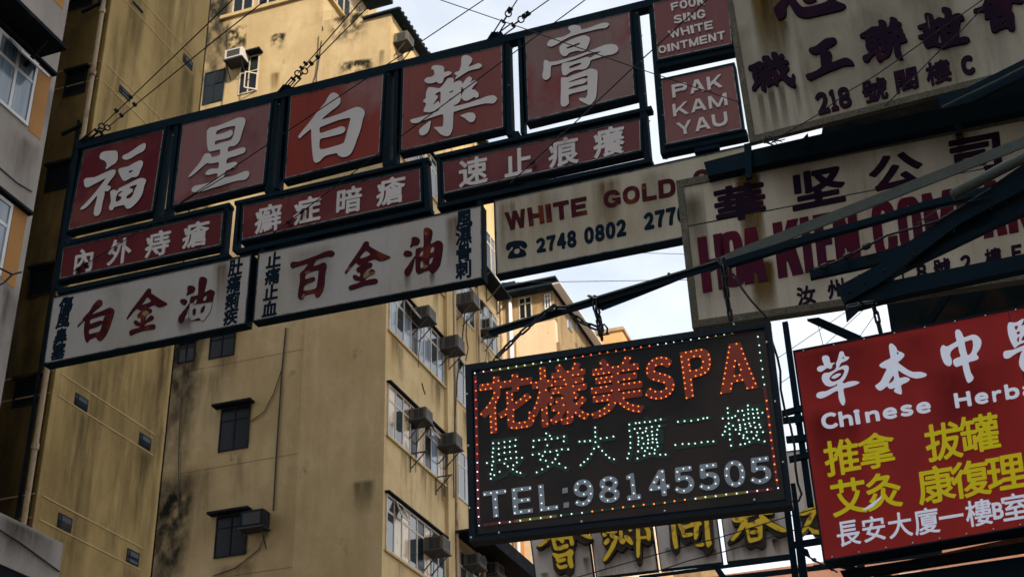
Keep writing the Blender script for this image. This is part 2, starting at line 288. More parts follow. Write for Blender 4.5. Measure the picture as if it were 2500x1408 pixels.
def stain_mat(name, col, amt, across=26.0, down=1.6, seed=0.0, lo=.38, hi=.66, topfade=True):
    """dried run-off: streaks that thin out downwards and towards the sides (own UVs), partly transparent"""
    m = bpy.data.materials.new(name); m.use_nodes = True; nt = m.node_tree; b = nt.nodes['Principled BSDF']; L = nt.links
    b.inputs['Base Color'].default_value = (*col, 1); b.inputs['Roughness'].default_value = .9; b.inputs['Specular IOR Level'].default_value = .05
    tcn = nt.nodes.new('ShaderNodeTexCoord'); sp = nt.nodes.new('ShaderNodeSeparateXYZ'); L.new(tcn.outputs['UV'], sp.inputs[0])
    def M_(op, a, c=None, cl=False):
        n = nt.nodes.new('ShaderNodeMath'); n.operation = op; n.use_clamp = cl
        for i, q in enumerate((a, c)):
            if q is None: continue
            if isinstance(q, float): n.inputs[i].default_value = q
            else: L.new(q, n.inputs[i])
        return n.outputs[0]
    u, v = sp.outputs[0], sp.outputs[1]
    side = M_('MULTIPLY', M_('MULTIPLY', u, M_('SUBTRACT', 1.0, u)), 5.0, True)
    fade = M_('MULTIPLY', v, M_('MULTIPLY', M_('SUBTRACT', 1.0, v), 9.0, True) if topfade else 1.0, True)
    f = _ramp(nt, _noise(nt, (across, across, down), 5, (seed, seed * 2, 1)), lo, hi)
    L.new(M_('MULTIPLY', M_('MULTIPLY', side, fade), M_('MULTIPLY', f, amt), True), b.inputs['Alpha']); return m
M['rust'] = stain_mat('rust_run', (0.17, 0.105, 0.03), 0.85, 9.0, 0.5, 1, .25, .7)
M['rust2'] = stain_mat('heavy_rust_run', (0.16, 0.10, 0.028), 1.5, 7.0, 0.4, 8, .12, .5)
M['grime'] = stain_mat('grime_run', (0.075, 0.058, 0.030), 0.62, 6.0, 0.8, 2, .30, .80)
M['soot'] = stain_mat('soot_run', (0.030, 0.028, 0.020), 0.8, 4.0, 0.9, 3, .32, .75)
M['edgemould'] = stain_mat('edge_mould', (0.020, 0.021, 0.017), 1.5, 3.5, 2.2, 3, .25, .72)
M['blotch'] = stain_mat('mould_blotch', (0.022, 0.022, 0.016), 1.6, 4.2, 3.2, 4, .42, .66)
M['drip'] = stain_mat('dark_drip', (0.09, 0.08, 0.045), 0.7, 4.0, .8, 5, .2, .6)
M['sgrime'] = stain_mat('sign_grime', (0.15, 0.13, 0.085), 0.5, 2.2, 1.2, 6, .3, .8)
M['hgrime'] = stain_mat('banner_grime', (0.10, 0.012, 0.016), 0.6, 2.0, 1.0, 7, .3, .8)
def stain(par, pl, quad, m, off=.004, name='stain', is_sz=False):
    """quad tl tr br bl in pixels (or plane coordinates); a 1 mm film with its own UVs"""
    P = [pl.w(a, b, off) for a, b in quad] if is_sz else [pl.at(x, y, off) for x, y in quad]
    base = root_loc(par); me = bpy.data.meshes.new(name); me.from_pydata([p - base for p in P], [], [(3, 2, 1, 0)])
    uv = me.uv_layers.new(name='UVMap')
    for lp, c in zip(uv.data, ((0, 0), (1, 0), (1, 1), (0, 1))): lp.uv = c
    me.materials.append(M[m]); o = bpy.data.objects.new(name, me); COL.objects.link(o); o.parent = par; return o
# ------------------------------------------------------------------ lettering: outlines from the built-in font (made bold by a distance field) or traced brush outlines
_oc = {}
def font_loops(ch):
    if ch in _oc: return _oc[ch]
    c = bpy.data.curves.new('glyph', 'FONT'); c.body = ch; c.fill_mode = 'NONE'; c.resolution_u = 4
    o = bpy.data.objects.new('glyph', c); COL.objects.link(o)
    me = bpy.data.meshes.new_from_object(o.evaluated_get(bpy.context.evaluated_depsgraph_get()))
    adj = {}
    for e in me.edges:
        a, b = e.vertices; adj.setdefault(a, []).append(b); adj.setdefault(b, []).append(a)
    co = [(v.co.x, v.co.y) for v in me.vertices]; seen = set(); loops = []
    for s in adj:
        if s in seen: continue
        lp = [s]; seen.add(s); cur = s
        while True:
            nx = [k for k in adj[cur] if k not in seen]
            if not nx: break
            cur = nx[0]; seen.add(cur); lp.append(cur)
        if len(lp) > 2: loops.append([co[i] for i in lp])
    bpy.data.objects.remove(o); bpy.data.curves.remove(c); bpy.data.meshes.remove(me)
    _oc[ch] = loops; return loops

def inside_dist(loops, px, py):
    """signed distance (positive inside) of points to even-odd filled loops"""
    A = np.concatenate([np.array(l, float) for l in loops]); B = np.concatenate([np.roll(np.array(l, float), -1, 0) for l in loops])
    d2 = np.full(px.shape, 1e9); ins = np.zeros(px.shape, bool)
    for (ax, ay), (bx, by) in zip(A, B):
        dx, dy = bx - ax, by - ay; q = dx * dx + dy * dy + 1e-18
        t = np.clip(((px - ax) * dx + (py - ay) * dy) / q, 0, 1)
        d2 = np.minimum(d2, (px - ax - t * dx) ** 2 + (py - ay - t * dy) ** 2)
        if ay != by:
            c = ((ay > py) != (by > py)) & (px < dx * (py - ay) / dy + ax); ins ^= c
    d = np.sqrt(d2); return np.where(ins, d, -d)

def contours(F, xs, ys):
    """marching squares on F = 0 (inside > 0)"""
    nx, ny = F.shape; S = F > 0; nxt = {}
    k = S[:-1, :-1] * 1 + S[1:, :-1] * 2 + S[1:, 1:] * 4 + S[:-1, 1:] * 8
    T = {1: [(3, 0)], 2: [(0, 1)], 3: [(3, 1)], 4: [(1, 2)], 5: [(3, 0), (1, 2)], 6: [(0, 2)], 7: [(3, 2)], 8: [(2, 3)], 9: [(2, 0)], 10: [(0, 1), (2, 3)], 11: [(2, 1)], 12: [(1, 3)], 13: [(1, 0)], 14: [(0, 3)]}
    def key(i, j, e): return ((i, j, 0), (i + 1, j, 1), (i, j + 1, 0), (i, j, 1))[e]
    def pos(q):
        i, j, o = q; a = F[i, j]
        if o == 0: b = F[i + 1, j]; t = a / (a - b); return (xs[i] + t * (xs[i + 1] - xs[i]), ys[j])
        b = F[i, j + 1]; t = a / (a - b); return (xs[i], ys[j] + t * (ys[j + 1] - ys[j]))
    for i, j in zip(*np.where((k > 0) & (k < 15))):
        for a, b in T[int(k[i, j])]: nxt[key(i, j, a)] = key(i, j, b)
    loops = []
    while nxt:
        s = next(iter(nxt)); lp = []; cur = s
        while cur in nxt: lp.append(pos(cur)); cur = nxt.pop(cur)
        if len(lp) > 5: loops.append(simplify(lp, (xs[1] - xs[0]) * 0.18))
    return [l for l in loops if len(l) > 2]
def simplify(lp, tol):
    def dp(p):
        if len(p) < 3: return p
        a, b = np.array(p[0]), np.array(p[-1]); d = b - a; L = math.hypot(*d) + 1e-12
        q = np.array(p[1:-1]) - a; h = np.abs(q[:, 0] * d[1] - q[:, 1] * d[0]) / L; i = int(h.argmax())
        if h[i] < tol: return [p[0], p[-1]]
        return dp(p[:i + 2])[:-1] + dp(p[i + 1:])
    m = len(lp) // 2; return dp(lp[:m + 1])[:-1] + dp(lp[m:] + [lp[0]])[:-1]

_gc = {}
def glyph(ch, bold=0.03, aspect=None, res=84):
    """outline in a unit cell (x right 0..aspect, y up 0..1).  aspect None: the em square of the character"""
    key = (ch, bold, aspect)
    if key in _gc: return _gc[key]
    if aspect is not None and 33 < ord(ch) < 127: ch = chr(0xFEE0 + ord(ch))
    L = font_loops(ch)
    if aspect is None: L = [[((x - 0.03) / 0.94, (y + 0.08) / 0.93) for x, y in l] for l in L]; w = 1.0
    else:
        P = np.concatenate([np.array(l) for l in L]); a = P.min(0); b = P.max(0); m = max(bold, 0)
        L = [[(m + (x - a[0]) / (b[0] - a[0]) * (aspect - 2 * m), m + (y - a[1]) / (b[1] - a[1]) * (1 - 2 * m)) for x, y in l] for l in L]; w = aspect
    if abs(bold) > 1e-6:
        h = 1.1 / res; xs = np.arange(-0.06, w + 0.06, h); ys = np.arange(-0.06, 1.06, h); X, Y = np.meshgrid(xs, ys, indexing='ij')
        L = contours(inside_dist(L, X, Y) + bold, xs, ys)
    _gc[key] = (L, w); return L, w
def block(ch, a, t, res=90):
    """sharp-cornered heavy sans capitals drawn from solid and cut-out polygons; a = width/height, t = stem width/height"""
    key = ('blk', ch, a, t)
    if key in _gc: return _gc[key]
    h = t * .82
    def Rc(x0, y0, x1, y1): return [(x0, y0), (x1, y0), (x1, y1), (x0, y1)]
    def HL(x0, y0, x1, y1, w=None): w = (w or t * 1.05) / 2; return [(x0 - w, y0), (x0 + w, y0), (x1 + w, y1), (x1 - w, y1)]
    def El(x0, y0, x1, y1, n=2.5, k=44):
        o = []
        for i in range(k):
            q = 2 * math.pi * i / k; c, s = math.cos(q), math.sin(q)
            o.append(((x0 + x1) / 2 + (x1 - x0) / 2 * math.copysign(abs(c) ** (2 / n), c), (y0 + y1) / 2 + (y1 - y0) / 2 * math.copysign(abs(s) ** (2 / n), s)))
        return o
    n = 3.6 if a < .55 else 2.35; P = []; w = t * 1.05
    def ring(): return [(1, El(0, 0, a, 1, n)), (-1, El(t, h, a - t, 1 - h, n))]
    if ch == 'H': P = [(1, Rc(0, 0, t, 1)), (1, Rc(a - t, 0, a, 1)), (1, Rc(0, .5 - h / 2, a, .5 + h / 2))]
    elif ch == 'I': P = [(1, Rc(0, 0, a, 1))]
    elif ch in 'EFL':
        P = [(1, Rc(0, 0, t, 1))]
        if ch != 'F': P.append((1, Rc(0, 0, a, h)))
        if ch != 'L': P += [(1, Rc(0, 1 - h, a, 1)), (1, Rc(0, .5 - h / 2, a * .92, .5 + h / 2))]
    elif ch == 'T': P = [(1, Rc(0, 1 - h, a, 1)), (1, Rc(a / 2 - t / 2, 0, a / 2 + t / 2, 1))]
    elif ch == 'A':
        k = a / 2 - t * .62; ya = (a / 2 - t) / k; y1 = .19 + h * .9
        P = [(1, [(0, 0), (a, 0), (a / 2 + t * .62, 1), (a / 2 - t * .62, 1)]), (-1, [(t, -.02), (a - t, -.02), (a - t - k * .19, .19), (t + k * .19, .19)]), (-1, [(t + k * y1, y1), (a - t - k * y1, y1), (a / 2, ya)])]
    elif ch == 'K': P = [(1, HL(t * .55, .28, a - w / 2, 1, w * 1.1)), (1, HL(t + (a - t) * .22, .62, a - w * .55, 0, w * 1.15)), (-1, Rc(-1, -.1, 0, 1.1)), (1, Rc(0, 0, t, 1))]
    elif ch == 'N': P = [(1, HL(w / 2, 1, a - w / 2, 0)), (1, Rc(0, 0, t, 1)), (1, Rc(a - t, 0, a, 1))]
    elif ch == 'M': P = [(1, HL(w / 2, 1, a / 2, 0, w * .95)), (1, HL(a - w / 2, 1, a / 2, 0, w * .95)), (1, Rc(0, 0, t * .95, 1)), (1, Rc(a - t * .95, 0, a, 1))]
    elif ch == 'W':
        v = w * .82; P = [(1, HL(v / 2, 1, a * .27, 0, v)), (1, HL(a / 2, 1, a * .27, 0, v)), (1, HL(a / 2, 1, a * .73, 0, v)), (1, HL(a - v / 2, 1, a * .73, 0, v))]
    elif ch == 'Y': P = [(1, HL(w / 2, 1, a / 2, .40)), (1, HL(a - w / 2, 1, a / 2, .40)), (1, Rc(a / 2 - t / 2, 0, a / 2 + t / 2, .45))]
    elif ch in 'OCG':
        P = ring()
        if ch != 'O': P.append((-1, Rc(a * .52, .36 if ch == 'C' else .46, a + .1, .66)))
        if ch == 'G': P += [(1, Rc(a * .52, .50 - h * .55, a, .50)), (1, Rc(a - t, .12, a, .5))]
    elif ch == 'U': P = [(1, El(0, 0, a, .9, n)), (-1, Rc(-.1, .45, a + .1, 1.1)), (1, Rc(0, .45, a, 1)), (-1, El(t, h, a - t, .85, n)), (-1, Rc(t, .45, a - t, 1.1))]
    elif ch in 'PD':
        y0 = .40 if ch == 'P' else 0
        P = [(1, El(a - (1 - y0), y0, a, 1, 2.6) if a > 1 - y0 else El(0, y0, a, 1, 2.6)), (1, Rc(0, y0, a * .55, 1)), (-1, El(t, y0 + h, a - t, 1 - h, 2.6)), (-1, Rc(t, y0 + h, a * .5, 1 - h)), (1, Rc(0, 0, t, 1)), (-1, Rc(-1, -.1, 0, 1.1))]
    else: return glyph(ch, t * .22, a)
    s = 1.06 / res; xs = np.arange(-.03, a + .03, s); ys = np.arange(-.03, 1.03, s); X, Y = np.meshgrid(xs, ys, indexing='ij'); F = np.full(X.shape, -9.)
    for sg, poly in P:
        d = inside_dist([poly], X, Y); F = np.maximum(F, d) if sg > 0 else np.minimum(F, -d)
    _gc[key] = (contours(F + 1e-7, xs, ys), a); return _gc[key]
def parse(s): return [[tuple(float(q) for q in p.split(',')) for p in l.split()] for l in s.strip().split(';') if l.strip()]
def smooth(lp, k=3):
    out = []; n = len(lp)
    for i in range(n):
        p0, p1, p2, p3 = (np.array(lp[(i + j - 1) % n]) for j in range(4))
        # keep sharp corners: weaker tangents where the outline turns hard
        for q in range(k):
            t = q / k; a = 0.5 * ((2 * p1) + (p2 - p0) * t + (2 * p0 - 5 * p1 + 4 * p2 - p3) * t * t + (3 * p1 - p0 - 3 * p2 + p3) * t ** 3)
            b = p1 + (p2 - p1) * t; out.append(tuple(0.75 * a + 0.25 * b))
    return out
def traced(s, ox, oy, k): return [smooth([(ox + x * k, oy + y * k) for x, y in l]) for l in parse(s)]   # -> pixel loops
def cell(cx, cy, w, h, slope=0.2, lean=0.1):
    ex = np.array((1, -slope)) * w; ey = np.array((lean, 1)) * h; c = np.array((cx, cy))
    return [c - ex / 2 - ey / 2, c + ex / 2 - ey / 2, c + ex / 2 + ey / 2, c - ex / 2 + ey / 2]   # tl tr br bl
def in_quad(L, w, q):
    tl, tr, br, bl = (np.array(p, float) for p in q); out = []
    for l in L:
        out.append([tuple((tl * (1 - x / w) + tr * (x / w)) * y + (bl * (1 - x / w) + br * (x / w)) * (1 - y)) for x, y in l])
    return out
def to_plane(pl, loops, off=0.0): return [[pl.sz(x, y, off) for x, y in l] for l in loops]
def swell(loops, d, step=1.5):
    P = np.concatenate([np.array(l) for l in loops]); a = P.min(0) - d - 3; b = P.max(0) + d + 3
    xs = np.arange(a[0], b[0], step); ys = np.arange(a[1], b[1], step); X, Y = np.meshgrid(xs, ys, indexing='ij')
    F = None
    for l in loops: q = inside_dist([l], X, Y); F = q if F is None else np.maximum(F, q)
    return contours(F + d, xs, ys)
def add_letters(mb, pl, loops, off, th, is_px=True, edge_index=0):
    """fill pixel loops on a plane and extrude them: faces go into mb"""
    P = to_plane(pl, loops, off + th) if is_px else loops
    c = bpy.data.curves.new('l', 'CURVE'); c.dimensions = '2D'; c.fill_mode = 'BOTH'; c.extrude = th / 2
    cx0 = sum(p[0] for p in P[0]) / len(P[0]); cz0 = sum(p[1] for p in P[0]) / len(P[0])
    for l in P:
        s = c.splines.new('POLY'); s.points.add(len(l) - 1); s.use_cyclic_u = True
        for i, (x, y) in enumerate(l): s.points[i].co = ((x - cx0) * 10, (y - cz0) * 10, 0, 1)
    c.extrude = th / 2
    o = bpy.data.objects.new('l', c); COL.objects.link(o)
    me = bpy.data.meshes.new_from_object(o.evaluated_get(bpy.context.evaluated_depsgraph_get()))
    vs = [pl.w(v.co.x / 10 + cx0, v.co.y / 10 + cz0, off + th / 2 + v.co.z) for v in me.vertices]
    c0 = mb.cur
    for fs, ci in (([list(p.vertices) for p in me.polygons if abs(p.normal.z) > .5], c0), ([list(p.vertices) for p in me.polygons if abs(p.normal.z) <= .5], edge_index)):
        mb.cur = ci; mb.add(vs, fs)
    mb.cur = c0
    bpy.data.objects.remove(o); bpy.data.curves.remove(c); bpy.data.meshes.remove(me)
    return mb
def letters(mb, pl, spec, base, h, slope_lean, bold, off=0.0, th=0.02, px_loops=None):
    """spec: (character, x0, x1) at the baseline; base = two pixels of the baseline; h letter height in px"""
    (ax, ay), (bx, by) = base; sl = -(by - ay) / (bx - ax)
    for ch, x0, x1 in spec:
        y0 = ay - sl * (x0 - ax); y1 = ay - sl * (x1 - ax); hh = h * 0.42 if ch in 'aceimnorsuvwxz' and False else h
        q = [(x0 - slope_lean * hh, y0 - hh), (x1 - slope_lean * hh, y1 - hh), (x1, y1), (x0, y0)]
        asp = round((x1 - x0) / hh, 2)
        L, w = glyph(ch, bold, asp); P = in_quad(L, w, q)
        if px_loops is not None: px_loops.append(P)
        add_letters(mb, pl, P, off, th)
    return mb
def cjk(mb, pl, ch, q, bold, off=0.0, th=0.02, ret=None):
    L, w = glyph(ch, bold); P = in_quad(L, w, q)
    if ret is not None: ret.append(P)
    return add_letters(mb, pl, P, off, th)
def spread(text, quad, bold, mb, pl, off, th, gap=0.16, widths=None):
    """a word spread over a pixel quad (tl tr br bl) with even letter gaps"""
    narrow = {'I': 0.36, '1': 0.6, 'J': 0.7, 'W': 1.3, 'M': 1.2, 'L': 0.85, 'i': 0.4, ':': 0.35, ' ': 0.6, 'r': 0.7}
    ws = [narrow.get(c, 1.0) for c in text]; tot = sum(ws) + gap * (len(ws) - 1); x = 0
    tl, tr, br, bl = (np.array(p, float) for p in quad)
    for c, w in zip(text, ws):
        f0, f1 = x / tot, (x + w) / tot; x += w + gap
        if c == ' ': continue
        q = [tl + (tr - tl) * f0, tl + (tr - tl) * f1, bl + (br - bl) * f1, bl + (br - bl) * f0]
        asp = round(float(np.linalg.norm(q[1] - q[0]) / np.linalg.norm(q[3] - q[0])), 2)
        L, gw = block(c, asp, bold) if bold > .12 else glyph(c, bold, asp); add_letters(mb, pl, in_quad(L, gw, q), off, th)
    return mb

T = {}
T['fu'] = traced('450,390 470,345 520,322 600,315 660,312 688,335 692,390 690,430 660,480 600,515 560,545 540,557 530,550 545,500 530,460 500,440 460,425;'
 '750,395 775,370 830,345 900,300 960,255 1020,220 1050,215 1062,235 1055,285 1020,325 950,360 880,405 830,430 790,435 755,420;'
 '697,575 715,550 760,535 830,520 900,480 970,448 1005,445 1025,470 1020,510 990,570 970,625 940,660 880,665 820,700 785,715 755,700 720,640;832,595 850,580 888,570 880,590 850,607;'
 '243,710 265,680 320,668 390,662 480,622 560,585 620,565 655,567 662,600 640,650 590,710 555,770 595,785 595,815 560,850 520,850 515,900 490,1000 470,1110 440,1165 400,1178 372,1150 380,1080 405,985 418,910 370,960 310,1030 250,1080 205,1093 195,1080 210,1060 270,1000 370,890 450,790 530,680 440,725 370,760 320,790 275,800 250,775;'
 '590,870 600,845 640,828 685,845 700,815 780,775 870,730 950,690 1010,675 1050,685 1065,715 1040,780 1020,870 980,950 920,1020 860,1070 820,1082 795,1065 780,1035 740,1035 690,1050 640,1062 630,1090 600,1105 575,1085 580,1040 600,980;'
 '840,805 890,775 945,765 930,800 905,850 890,900 850,940 805,945 815,910 855,880 890,850 880,815;690,880 715,855 750,848 745,860 710,885 695,900 715,915 740,925 735,950 705,978 665,985 668,930', 160, 310, .18466)
T['xing'] = traced('460,420 475,385 510,358 580,345 680,310 800,258 880,228 940,228 970,250 968,300 945,370 920,450 900,520 870,570 820,605 750,615 740,680 830,655 900,630 950,622 975,645 960,690 900,715 830,740 735,770 720,835 780,822 840,812 862,835 845,880 790,905 715,930 695,980 690,1020 780,1005 870,975 950,940 1000,935 1022,955 1015,1000 970,1050 880,1060 780,1085 640,1130 500,1170 400,1205 310,1218 265,1205 260,1170 300,1130 400,1110 520,1080 590,1045 600,970 540,975 480,990 440,972 470,925 520,905 610,895 618,820 560,830 500,838 465,830 400,880 320,950 250,1005 215,1015 240,975 320,880 380,800 410,740 440,705 490,702 520,725 525,750 625,725 635,655 570,665 500,678 475,650 460,560;'
 '595,405 700,365 830,338 832,380 815,450 780,525 650,560 575,587 575,540 680,515 760,490 800,450 800,405 770,395 700,425 590,455', 420, 245, .18466)
T['bai'] = traced('640,262 690,252 735,280 765,330 760,390 720,440 650,490 570,555 520,605 640,570 780,520 900,468 980,440 1040,455 1080,490 1085,540 1060,610 1040,700 1010,800 970,910 930,1010 900,1060 850,1095 790,1103 740,1085 715,1052 640,1065 570,1085 530,1115 490,1160 440,1178 410,1150 395,1060 385,940 378,820 375,735 320,775 270,815 235,850 208,845 215,815 270,745 340,660 410,570 480,475 560,385 600,310;'
 '492,715 560,685 680,635 800,600 892,588 885,650 860,740 835,840 815,900 790,925 680,960 500,1000 497,870 580,845 700,815 790,790 825,755 825,715 780,697 720,715 600,755 500,785', 690, 180, .18466)
T['yao'] = traced('315,450 350,415 410,405 445,375 435,320 408,310 415,275 460,258 540,265 570,290 572,345 620,335 660,345 665,365 630,390 580,410 560,450 545,485 500,492 475,470 430,485 370,492 330,475;'
 '790,170 810,140 850,130 900,145 930,185 915,225 880,275 940,260 1000,235 1040,245 1050,275 1010,300 940,315 880,335 820,370 760,410 710,438 730,390 705,375 710,350 760,330 785,260;'
 '600,450 620,425 680,420 695,450 690,480 760,455 795,470 805,495 850,430 890,402 920,420 920,450 890,485 930,460 980,450 985,490 950,520 920,565 960,572 1005,610 1010,650 990,675 950,665 900,695 845,715 800,690 785,670 770,720 730,755 695,768 700,780 780,765 900,730 1020,690 1120,652 1200,642 1245,680 1230,715 1195,745 1090,745 960,775 830,810 720,845 690,860 685,960 680,1060 650,1140 600,1163 530,1140 480,1090 440,1050 500,1042 550,1035 560,960 553,885 470,905 380,935 290,970 220,995 165,995 138,965 160,945 240,925 360,890 470,850 520,815 460,835 380,860 315,850 310,830 340,750 305,725 310,700 335,680 340,610 370,540 440,543 510,552 550,515;'
 '635,600 685,580 680,600 632,610;640,690 680,670 678,690 625,710;790,535 825,580 800,620 785,655;450,640 480,610 525,600 520,745 495,715 430,760 470,700 490,665 480,640;'
 '250,1090 275,1055 330,1010 390,965 400,990 385,1060 360,1115 310,1150 265,1145;775,900 820,880 880,862 940,865 965,890 970,930 945,975 905,985 870,965 830,930', 975, 110, .19176)
T['gao'] = traced('280,390 310,345 390,320 480,300 550,265 570,240 540,210 545,180 600,158 670,165 695,185 700,215 790,195 880,160 970,132 1030,135 1040,160 1000,195 920,205 800,235 680,265 570,300 480,345 400,395 330,425 290,415;'
 '430,430 470,390 560,345 660,305 740,285 800,310 805,350 785,410 750,470 700,482 650,475 560,500 520,535 480,542 440,500;520,435 600,405 680,375 670,400 600,430 530,450;'
 '240,600 275,588 310,610 390,602 500,575 640,535 760,490 880,445 980,405 1070,392 1130,405 1155,450 1140,490 1080,520 1000,535 900,565 820,590 800,640 770,685 720,705 640,710 560,740 510,778 470,765 458,690 462,635 500,622 600,605 700,570 770,550 810,560 860,530 940,485 880,490 780,515 640,570 500,615 400,645 330,660 325,730 320,790 280,830 240,825 220,785 235,700;555,670 620,640 695,622 690,645 620,675 560,692;'
 '450,815 480,800 530,800 600,770 700,735 800,695 860,700 900,730 898,850 890,980 875,1060 840,1110 800,1140 740,1115 690,1090 670,1060 700,1050 750,1055 775,1010 775,950 740,965 640,985 550,1015 545,1060 548,1120 500,1160 455,1150 445,1090 450,950;550,855 640,820 770,780 772,815 720,815 640,840 552,862;548,930 620,900 720,880 765,850 772,830 776,893 745,897 680,915 600,940 548,945', 1280, 30, .19886)
T['w1bai'] = traced('300,620 370,500 440,420 490,398 530,410 542,460 525,510 460,560 390,620 340,680 430,650 560,605 630,570 690,550 745,570 770,620 755,700 720,810 680,930 630,1040 570,1130 510,1182 470,1180 440,1150 425,1110 360,1130 300,1160 270,1205 235,1205 210,1140 192,1020 195,920 210,790 160,830 110,880 75,920 70,900 120,830 190,740 240,680;310,780 420,735 590,690 570,760 545,815 520,795 430,820 310,860;290,965 380,935 480,895 540,850 520,940 490,1000 400,1030 290,1055', 180, 680, .12783)
T['w1jin'] = traced('1380,230 1410,195 1450,185 1475,210 1470,270 1530,310 1620,370 1700,420 1783,470 1760,500 1690,530 1620,545 1570,520 1530,500 1450,530 1410,580 1470,570 1490,610 1470,650 1400,680 1380,720 1360,810 1420,740 1480,695 1520,715 1515,770 1450,810 1380,840 1330,905 1430,880 1530,865 1555,900 1540,955 1480,970 1350,985 1200,1030 1110,1070 1070,1075 1055,1020 1090,980 1180,950 1250,930 1250,895 1200,895 1150,855 1150,805 1195,795 1270,840 1275,740 1220,740 1210,690 1250,650 1290,610 1230,590 1215,560 1140,620 1070,710 1020,765 1010,755 1080,630 1200,470 1300,340;1285,500 1340,430 1400,350 1475,430 1380,475', 180, 680, .12783)
T['w1you'] = traced('445,640 470,605 530,600 580,620 595,660 560,730 490,755 435,790 428,775 450,710;305,900 330,860 390,855 440,880 435,930 390,970 340,950;490,930 470,1010 440,1110 390,1220 360,1290 310,1310 270,1270 280,1200 340,1120 420,1020;'
 '670,480 700,440 750,432 810,460 818,520 790,640 770,725 830,705 880,675 940,690 972,730 950,800 930,900 905,1020 870,1120 810,1200 760,1270 710,1270 680,1220 620,1230 560,1260 500,1278 475,1230 470,1130 480,1000 495,880 520,810 590,795 650,770 655,640;570,900 600,860 630,855 615,930 565,960;750,830 780,795 818,790 800,880 745,890;555,1050 605,1045 595,1150 545,1160;715,1030 780,975 765,1060 730,1110 695,1115', 400, 620, .12783)
T['w2bai'] = traced('405,490 440,460 520,460 640,420 780,370 880,325 970,300 1020,310 1035,350 1000,385 930,385 840,410 770,440 730,520 800,505 860,475 910,480 918,530 900,640 890,760 870,870 820,950 780,972 750,940 750,910 680,920 605,945 585,990 545,1000 510,960 520,860 540,720 540,630 600,570 640,520 655,485 560,510 480,535 430,552 405,530;620,640 700,600 805,580 800,660 790,745 775,830 740,850 660,870 590,872 595,810 650,770 720,745 755,715 750,685 720,680 615,710', 640, 560, .17049)
T['w2jin'] = traced('480,365 520,345 560,355 572,420 640,465 740,520 850,570 925,600 925,625 850,660 770,682 720,670 660,645 560,680 545,712 600,705 625,740 600,790 530,830 510,910 560,850 620,820 665,845 660,890 600,920 540,950 495,1015 580,995 680,982 715,1005 705,1060 640,1080 500,1100 380,1140 270,1175 225,1170 215,1125 260,1095 400,1050 400,1015 340,1015 290,970 300,925 340,920 410,950 415,875 370,875 345,830 370,795 440,745 380,745 335,710 250,800 170,895 150,885 200,790 330,600 430,450;400,640 505,500 590,575', 820, 540, .14206)
T['w2you'] = traced('1300,290 1330,268 1390,270 1440,310 1430,370 1390,410 1330,415 1280,448 1275,430 1298,350;1160,550 1190,510 1240,500 1300,525 1305,570 1270,600 1190,605 1160,580;1358,590 1345,680 1310,820 1270,910 1215,940 1175,900 1180,840 1240,760;'
 '1505,160 1530,115 1580,108 1650,150 1655,230 1635,320 1625,385 1690,360 1740,330 1800,340 1838,390 1830,500 1810,640 1780,760 1710,860 1660,895 1620,880 1595,845 1540,850 1470,885 1410,903 1375,870 1366,760 1366,640 1366,520 1385,470 1450,450 1505,430;1445,540 1475,510 1500,500 1490,580 1440,605;1630,450 1685,440 1680,520 1620,540;1450,690 1495,680 1495,785 1450,800;1610,640 1670,610 1650,700 1600,745', 820, 540, .14206)
T['cao'] = traced('260,370 290,335 350,335 385,370 405,460 470,455 480,465 440,490 430,540 395,562 345,545 280,590 230,612 180,590 180,540 230,510 295,500 270,430;'
 '560,280 600,260 630,275 645,330 670,350 720,355 725,370 690,410 630,440 585,460 550,540 610,510 680,500 718,530 710,600 680,680 640,750 610,785 640,810 720,780 820,770 890,785 900,800 840,835 740,870 630,900 635,990 658,1100 645,1170 615,1188 580,1150 545,1060 535,940 470,955 380,1010 290,1055 220,1068 170,1050 160,1010 190,970 260,950 330,945 420,900 515,850 515,820 460,850 390,865 320,840 270,780 255,720 270,660 310,630 380,625 480,575 505,520 500,470 530,400;385,735 400,690 460,630 540,585 610,565 645,590 630,650 600,700 560,740 490,775 430,780;420,715 450,680 520,645 575,640 580,660 530,700 470,730;607,392 620,352 648,370', 1970, 820, .14205)
T['ben'] = traced('1410,170 1430,130 1470,130 1530,190 1560,250 1630,280 1672,310 1665,350 1610,410 1565,450 1640,510 1740,580 1830,615 1950,612 2040,640 2058,665 2020,700 1900,725 1820,715 1740,685 1640,630 1570,590 1590,715 1680,702 1750,720 1768,745 1720,790 1620,840 1630,940 1625,990 1590,995 1510,960 1495,935 1520,885 1450,905 1400,890 1375,860 1290,925 1240,930 1190,890 1175,845 1210,825 1270,770 1320,670 1370,560 1290,545 1245,510 1270,470 1350,420 1435,375 1420,270;1545,265 1580,290 1550,318;1485,675 1500,730 1470,780 1405,815 1430,750', 1970, 820, .14205)
T['zhong'] = traced('515,320 550,282 600,290 650,350 690,440 770,415 870,385 960,405 1030,480 1045,550 1020,650 970,730 945,775 985,840 970,880 880,915 785,940 800,1030 830,1150 885,1245 860,1310 790,1358 750,1330 710,1220 680,1110 660,1003 600,1015 540,1035 490,1000 470,910 530,860 620,825 590,720 570,620 490,660 430,720 410,800 440,880 445,960 410,1015 350,1010 290,960 240,850 215,720 225,640 270,595 345,625 440,575 540,515 520,430;705,545 780,505 855,490 875,590 860,700 820,770 760,790', 2270, 770, .12073)
